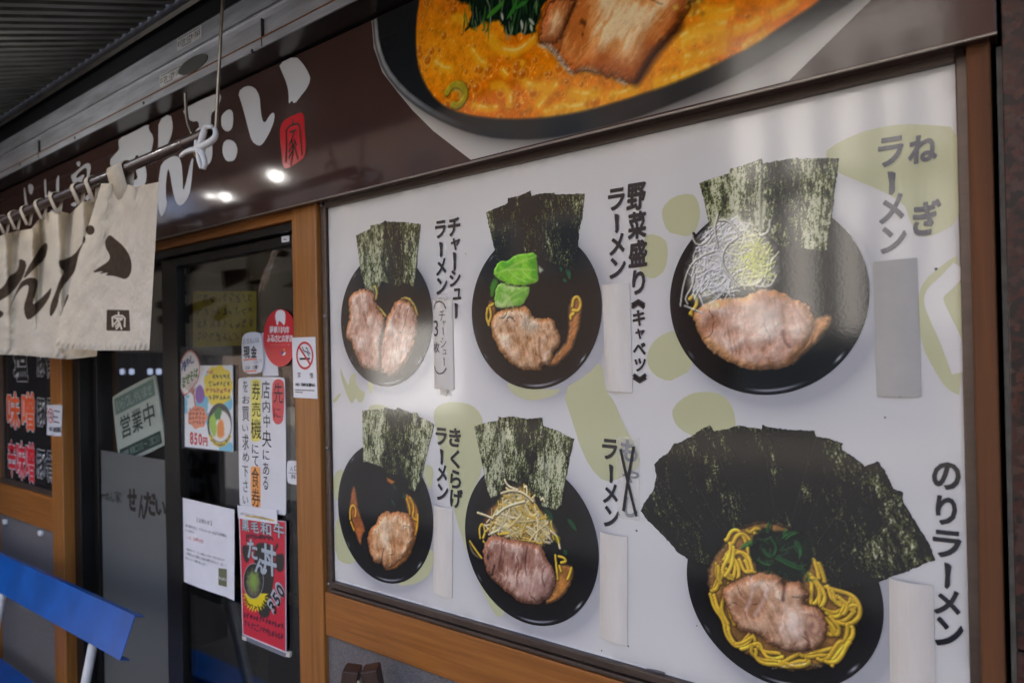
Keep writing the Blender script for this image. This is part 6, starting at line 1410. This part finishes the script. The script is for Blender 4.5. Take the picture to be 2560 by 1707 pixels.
# spring clamp
M_PLA = mat('white plastic clamp', (212, 214, 212), .35, var=.05, vscale=40)
cl_ = empty('spring_clamp', Hk(660, 1080, YNR - .012), 'white plastic spring clamp gripping the end of the bamboo pole', 'clamp')
yc = YNR - .016
arm1 = cat_rom([Hk(*q, yc) for q in ((400, 1180), (470, 1125), (560, 1090), (640, 1075), (690, 960), (720, 860), (745, 780), (800, 762), (850, 775))], 5)
arm2 = cat_rom([Hk(*q, yc - .006) for q in ((720, 1360), (738, 1270), (700, 1140), (650, 1085), (700, 1040), (800, 990), (870, 930), (892, 860), (878, 790))], 5)
arm3 = cat_rom([Hk(*q, yc - .001) for q in ((690, 1350), (660, 1230), (650, 1120), (625, 1040), (620, 960))], 5)
arm4 = cat_rom([Hk(*q, YNR + .016) for q in ((610, 890), (640, 830), (690, 795), (745, 785))], 5)
def rad(n, a, b_): return [a + (b_ - a) * math.sin(math.pi * i / (n - 1)) for i in range(n)]
tube('jaw', arm1, rad(len(arm1), .0036, .0058), M_PLA, cl_, 10); tube('jaw', arm2, rad(len(arm2), .0038, .006), M_PLA, cl_, 10)
tube('jaw', arm3, rad(len(arm3), .0036, .0052), M_PLA, cl_, 10); tube('jaw', arm4, rad(len(arm4), .0025, .0035), M_PLA, cl_, 10)
for off in (0, 34):
    cc_ = np.array(Hk(640 + off * .4, 1070, yc - .002)); tube('spring', [tuple(cc_ + np.array((.0155 * math.cos(a), .004 * math.sin(a) * 0 + off * .0001, .0155 * math.sin(a)))) for a in np.linspace(0, 2 * math.pi, 26)[:-1]], .0006, mat('spring wire', (160, 132, 82), .3, metal=.9), cl_, 6, closed=True)

# ================================================================== bench
M_BLU = mat('blue painted steel', (0, 88, 172), .3, var=.16, vscale=9, bump=.02, bscale=40)
M_WPT = mat('white painted tube', (206, 206, 200), .35, var=.06, vscale=20)
bt = wp(337, 1538, -.13); XE = bt[0]
bb = atx(299.4, 1650, XE)
bn = empty('bench', (-2.4, -.3, 0), 'bright blue steel slat bench with white tubular legs beside the door', 'bench')
nrm = Vector((0, bb[1] - bt[1], bb[2] - bt[2])).normalized(); bk = Vector((0, -nrm.z * -1, nrm.y * -1)); bk = Vector((0, 1, 0)) - nrm * nrm.y; bk.normalize()
def ypr(pl): return [(a.y, a.z) for a in pl]
tv, bv = Vector((0, bt[1], bt[2])), Vector((0, bb[1], bb[2])); fl = .022
outer = [tv + bk * fl, tv, bv, bv + bk * fl]
inner = [bv + bk * fl - nrm * .0018, bv + bk * .0018 - nrm * .0018, tv + bk * .0018 + nrm * .0018, tv + bk * fl + nrm * .0018]
extrude_x('back_slat', ypr(outer + inner), -3.6, XE, M_BLU, bn, seg=1)
s0 = atz(0, 1643, .62); yS = s0[1]
extrude_x('seat_slat', [(yS, .62), (yS + .002, .598), (yS - .098, .598), (yS - .1, .62)], -3.6, XE + .02, M_BLU, bn)
extrude_x('seat_slat', [(yS - .125, .62), (yS - .123, .598), (yS - .223, .598), (yS - .225, .62)], -3.6, XE + .02, M_BLU, bn)
for px, py in ((232, 1612), (4, 1497)):
    x = wp(px, py, bb[1] + .016)[0]; q1 = wp(px, py, bb[1] + .016); q2 = atx(px - 18, py + 92, x); dv = (q2 - q1) / (q1[2] - q2[2])
    hi_ = q1 - dv * .05; hi_[1] = max(hi_[1], bb[1] + .018 + (bt[1] - bb[1]) * .5); lo_ = q1 + dv * (q1[2] - .60)
    tube('leg', [tuple(hi_), tuple(q1), tuple(lo_), tuple(lo_ + np.array((0, -.012, -.018))), (x, yS - .21, .583)], .0105, M_WPT, bn, 12)
    tube('leg', [(x, yS - .2, .595), (x, yS - .24, .0)], .0105, M_WPT, bn, 12)
    tube('leg', [(x, yS - .03, .595), (x, yS + .1, .0)], .0105, M_WPT, bn, 12)

# folding easel stand in front of the lower wall
st = empty('folding_stand', (-.92, -.12, 0), 'dark brown wooden folding stand with a metal hinge below the menu board', 'stand')
M_DWD = wood('dark stained wood', (44, 30, 24), (66, 42, 32), 2, .4)
hc = wp(898, 1683, -.1); vr = Vector((RT_[0], RT_[1], 0)).normalized(); vf = Vector((FW[0], FW[1], 0)).normalized()
def stile(s_, w_):
    V = []; F = []; spl = .17
    for z, off in ((0, spl), (hc[2], 0)):
        for a, b2 in ((.0015, 0), (w_, 0), (w_, .034), (.0015, .034)):
            p = Vector((hc[0], hc[1], 0)) + vr * (s_ * (a + off)) + vf * b2
            V.append((p.x, p.y, z + (a * .16 if z > 0 else 0)))
    F = [(0, 1, 2, 3)[::-1], (4, 5, 6, 7)] + [(i, (i + 1) % 4, 4 + (i + 1) % 4, 4 + i) for i in range(4)]
    me = mesh('stile', V, F); bm = bmesh.new(); bm.from_mesh(me); bmesh.ops.recalc_face_normals(bm, faces=bm.faces[:]); bmesh.ops.bevel(bm, geom=bm.edges[:], offset=.0015, segments=1, affect='EDGES'); bm.to_mesh(me); bm.free()
    link('stile', me, M_DWD, st)
stile(-1, .029); stile(1, .029)
p = Vector((hc[0], hc[1], 0)) - vf * .0035
tube('hinge', [(p.x, p.y, hc[2] - .045), (p.x, p.y, hc[2] - .01)], .0035, mat('hinge brass', (150, 142, 116), .4, metal=.7), st, 10)
tube('spreader', [tuple(Vector((hc[0], hc[1] + .02, .35)) - vr * .12), tuple(Vector((hc[0], hc[1] + .02, .35)) + vr * .12)], .006, M_DWD, st, 8)

# ================================================================== inside the shop
yp = sheet('wall_poster', XZ('p', [(482, 728), (640, 728), (640, 862), (482, 868)], .052), None, .052, mat('yellow poster', (158, 138, 16), .6, vscale=16, c2=(130, 108, 12)), 'yellow handwritten poster taped behind the door glass under the curtain', 'poster')
rs = np.random.RandomState(5); qs = []
for r_ in range(4):
    for i in range(9):
        for j in range(4):
            x0_, y0_ = 492 + i * 16 + rs.uniform(0, 13), 745 + r_ * 32 + rs.uniform(-11, 11); x1_, y1_ = 492 + i * 16 + rs.uniform(0, 13), 745 + r_ * 32 + rs.uniform(-11, 11)
            qs.append(strokes_poly(XZ('p', [(x0_, y0_), (x1_, y1_)], .052), .0035))
decal('handwriting', qs, .0516, ink('poster ink', (70, 44, 24), .6), yp)
tb = empty('dining_table', (-2.4, 1.0, 0), 'pale wooden dining table standing inside behind the door glass', 'table')
M_TBL = wood('pale wood', (120, 88, 56), (150, 112, 76), 0)
box('table_top', -2.75, -1.75, .75, 1.35, .64, .69, M_TBL, tb, .004)
for x, y in ((-2.7, .8), (-1.85, .8), (-2.7, 1.25), (-1.85, 1.25)): box('leg', x, x + .055, y, y + .055, .012, .64, M_TBL, tb, .003)
M_LMP = emit('lamp glow', (.62, .68, 1.0), .12)
for px in (306, 329, 375, 397):
    q = wp(px, 931, .95); l_ = empty('pendant_lamp', (q[0], .95, 2.42), 'small lit pendant lamp hanging inside above the open plate', 'lamp', 'pendant lamps inside the shop')
    tube('cord', [(q[0], .95, q[2] + .02), (q[0], .95, 2.42)], .002, M_K, l_, 6); box('diffuser', q[0] - .011, q[0] + .011, .938, .962, q[2] - .011, q[2] + .021, M_LMP, l_, .006)

# ================================================================== invented street behind the camera, laid out for light and reflections
M_OW = mat('window glass far', (40, 46, 52), .1)
M_OF = mat('window frame far', (120, 120, 118), .5)
def block(name, x0, x1, y0, y1, h, m, lab, win, fl=2):
    o = empty(name, ((x0 + x1) / 2, y1, 0), lab, 'building'); box('wall', x0, x1, y0, y1, 0, h, m, o, 0)
    n = int((x1 - x0) / 2.4)
    for f_ in range(fl):
        for i in range(n):
            if not win: break
            x = x0 + .5 + i * 2.4; wdo = box('window', x, x + 1.5, y1 - .02, y1 + .08, 3.6 + f_ * 2.6 - 2.6 * (win > 1), 5.0 + f_ * 2.6 - 2.6 * (win > 1), M_OF, o, 0)
            box('pane', x + .08, x + 1.42, y1 + .082, y1 + .1, 3.68 + f_ * 2.6 - 2.6 * (win > 1), 4.92 + f_ * 2.6 - 2.6 * (win > 1), M_OW, wdo, 0)
    return o
o = block('opposite_building', -27, -6.4, -22, -13.5, 11.5, mat('dark brown tile', (74, 62, 54), .7, var=.15, vscale=2), 'dark brown tiled building with a white roller shutter across the street', 1, 3)
sh_ = box('reflection_shutter', -16.2, -12.6, -13.49, -13.38, .0, 2.5, mat('white shutter', (226, 226, 222), .5), o, 0)  # unseen white surface added for a bright patch in the board's gloss
for i in range(20): box('reflection_shutter_rib', -16.15, -12.65, -13.379, -13.36, .06 + i * .12, .10 + i * .12, mat('white shutter', (226, 226, 222), .5), sh_, 0)
o = block('streak_building', -4.9, -1.1, -21, -13.6, 8.0, mat('white tile facade', (220, 218, 212), .6), 'narrow white building with dark vertical window strips across the street', 0)  # unseen building put here for bright vertical streaks in the gloss
for x in (-4.25, -3.3, -2.45, -1.75): box('window_strip', x, x + .38, -13.599, -13.54, .6, 7.4, M_OW, o, 0)
box('canopy_band', -4.9, -1.1, -13.599, -13.4, 4.9, 5.1, M_OF, o, 0)
box('dark_base', -4.85, -1.15, -13.538, -13.5, .05, 1.9, M_OW, o, 0)  # dark base added to cut off the bright reflection low down
block('dark_backdrop', -12, 0, -34, -24, 26, mat('dark tower', (60, 54, 50), .7), 'tall dark tower block rising behind the narrow white building', 2, 8)  # unseen backdrop added so the fascia mirrors something dark
o = block('brick_building', -1.0, 1.8, -22, -13.5, 9.8, mat('dull brick far', (96, 70, 58), .8, var=.2, vscale=3), 'low dull brick building across the street beside the white one', 2, 2)
o = block('corner_building', -60, -34, -20, -9.5, 9, mat('grey concrete far', (120, 120, 120), .8, var=.1, vscale=1), 'grey concrete block closing the street further along', 1, 2)
M_GLB = emit('bulb glow', (1.0, .97, .92), 14.0)
for i_, (px, py, rad_, lb) in enumerate(((690, 440, .014, 'round lit lamp under the awning, between the curtain and its fellow lamp'), (563, 492, .010, 'smaller round lit lamp under the awning beside the curtain'), (527, 490, .006, 'tiny lit pilot lamp under the awning next to the smaller lamp'))):
    p0 = wp(px, py, YS); d = p0 - CAM; d = d / np.linalg.norm(d); d[1] = -d[1]
    tt = (-.42 - .02 * i_ - p0[1]) / d[1]; q = p0 + d * tt; zl = za + SL * (q[1] - ya) - q[2] - .001
    l_ = empty('awning_lamp', (q[0], q[1], q[2] + zl), lb, 'lamp', 'lamps under the awning')
    tube('lamp_stem', [(q[0], q[1], q[2]), (q[0], q[1], q[2] + zl)], .005, M_DKM, l_, 10)
    bm = bmesh.new(); bmesh.ops.create_uvsphere(bm, u_segments=20, v_segments=12, radius=rad_)
    for v in bm.verts: v.co += Vector(q)
    me = bpy.data.meshes.new('bulb'); bm.to_mesh(me); bm.free(); link('bulb', me, M_GLB, l_, True)
# standing banner, mirrored in the door glass
nb = empty('nobori_banner', (-3.2, -.75, 0), 'pale cloth banner on a pole with brown shop lettering in the walkway', 'banner')
tube('banner_pole', [(-3.42, -.75, 0), (-3.42, -.75, 2.0)], .012, M_WPT, nb, 10); tube('banner_arm', [(-3.42, -.75, 1.9), (-2.9, -.75, 1.9)], .006, M_WPT, nb, 8)
bm = bmesh.new(); bmesh.ops.create_cone(bm, segments=20, radius1=.2, radius2=.16, depth=.09, cap_ends=True)
for v in bm.verts: v.co += Vector((-3.42, -.75, .046))
me = bpy.data.meshes.new('base'); bm.to_mesh(me); bm.free(); link('base', me, M_DKM, nb)
bx_ = box('cloth', -3.40, -2.92, -.752, -.749, .5, 1.885, mat('banner cloth', (176, 182, 172), .9, var=.05, vscale=6), nb, 0)
V = []; F = []
for i, ch in enumerate('せんだい'): put(V, F, ch, .05, -3.08, 1.62 - i * .28, -.26, .25, -.7475)
for i, ch in enumerate('らーめん家'): put(V, F, '|' if ch == 'ー' else ch, .0, -3.3, 1.7 - i * .16, -.1, .13, -.7475)
link('lettering', mesh('lettering', V, F), M_LOGO, bx_)
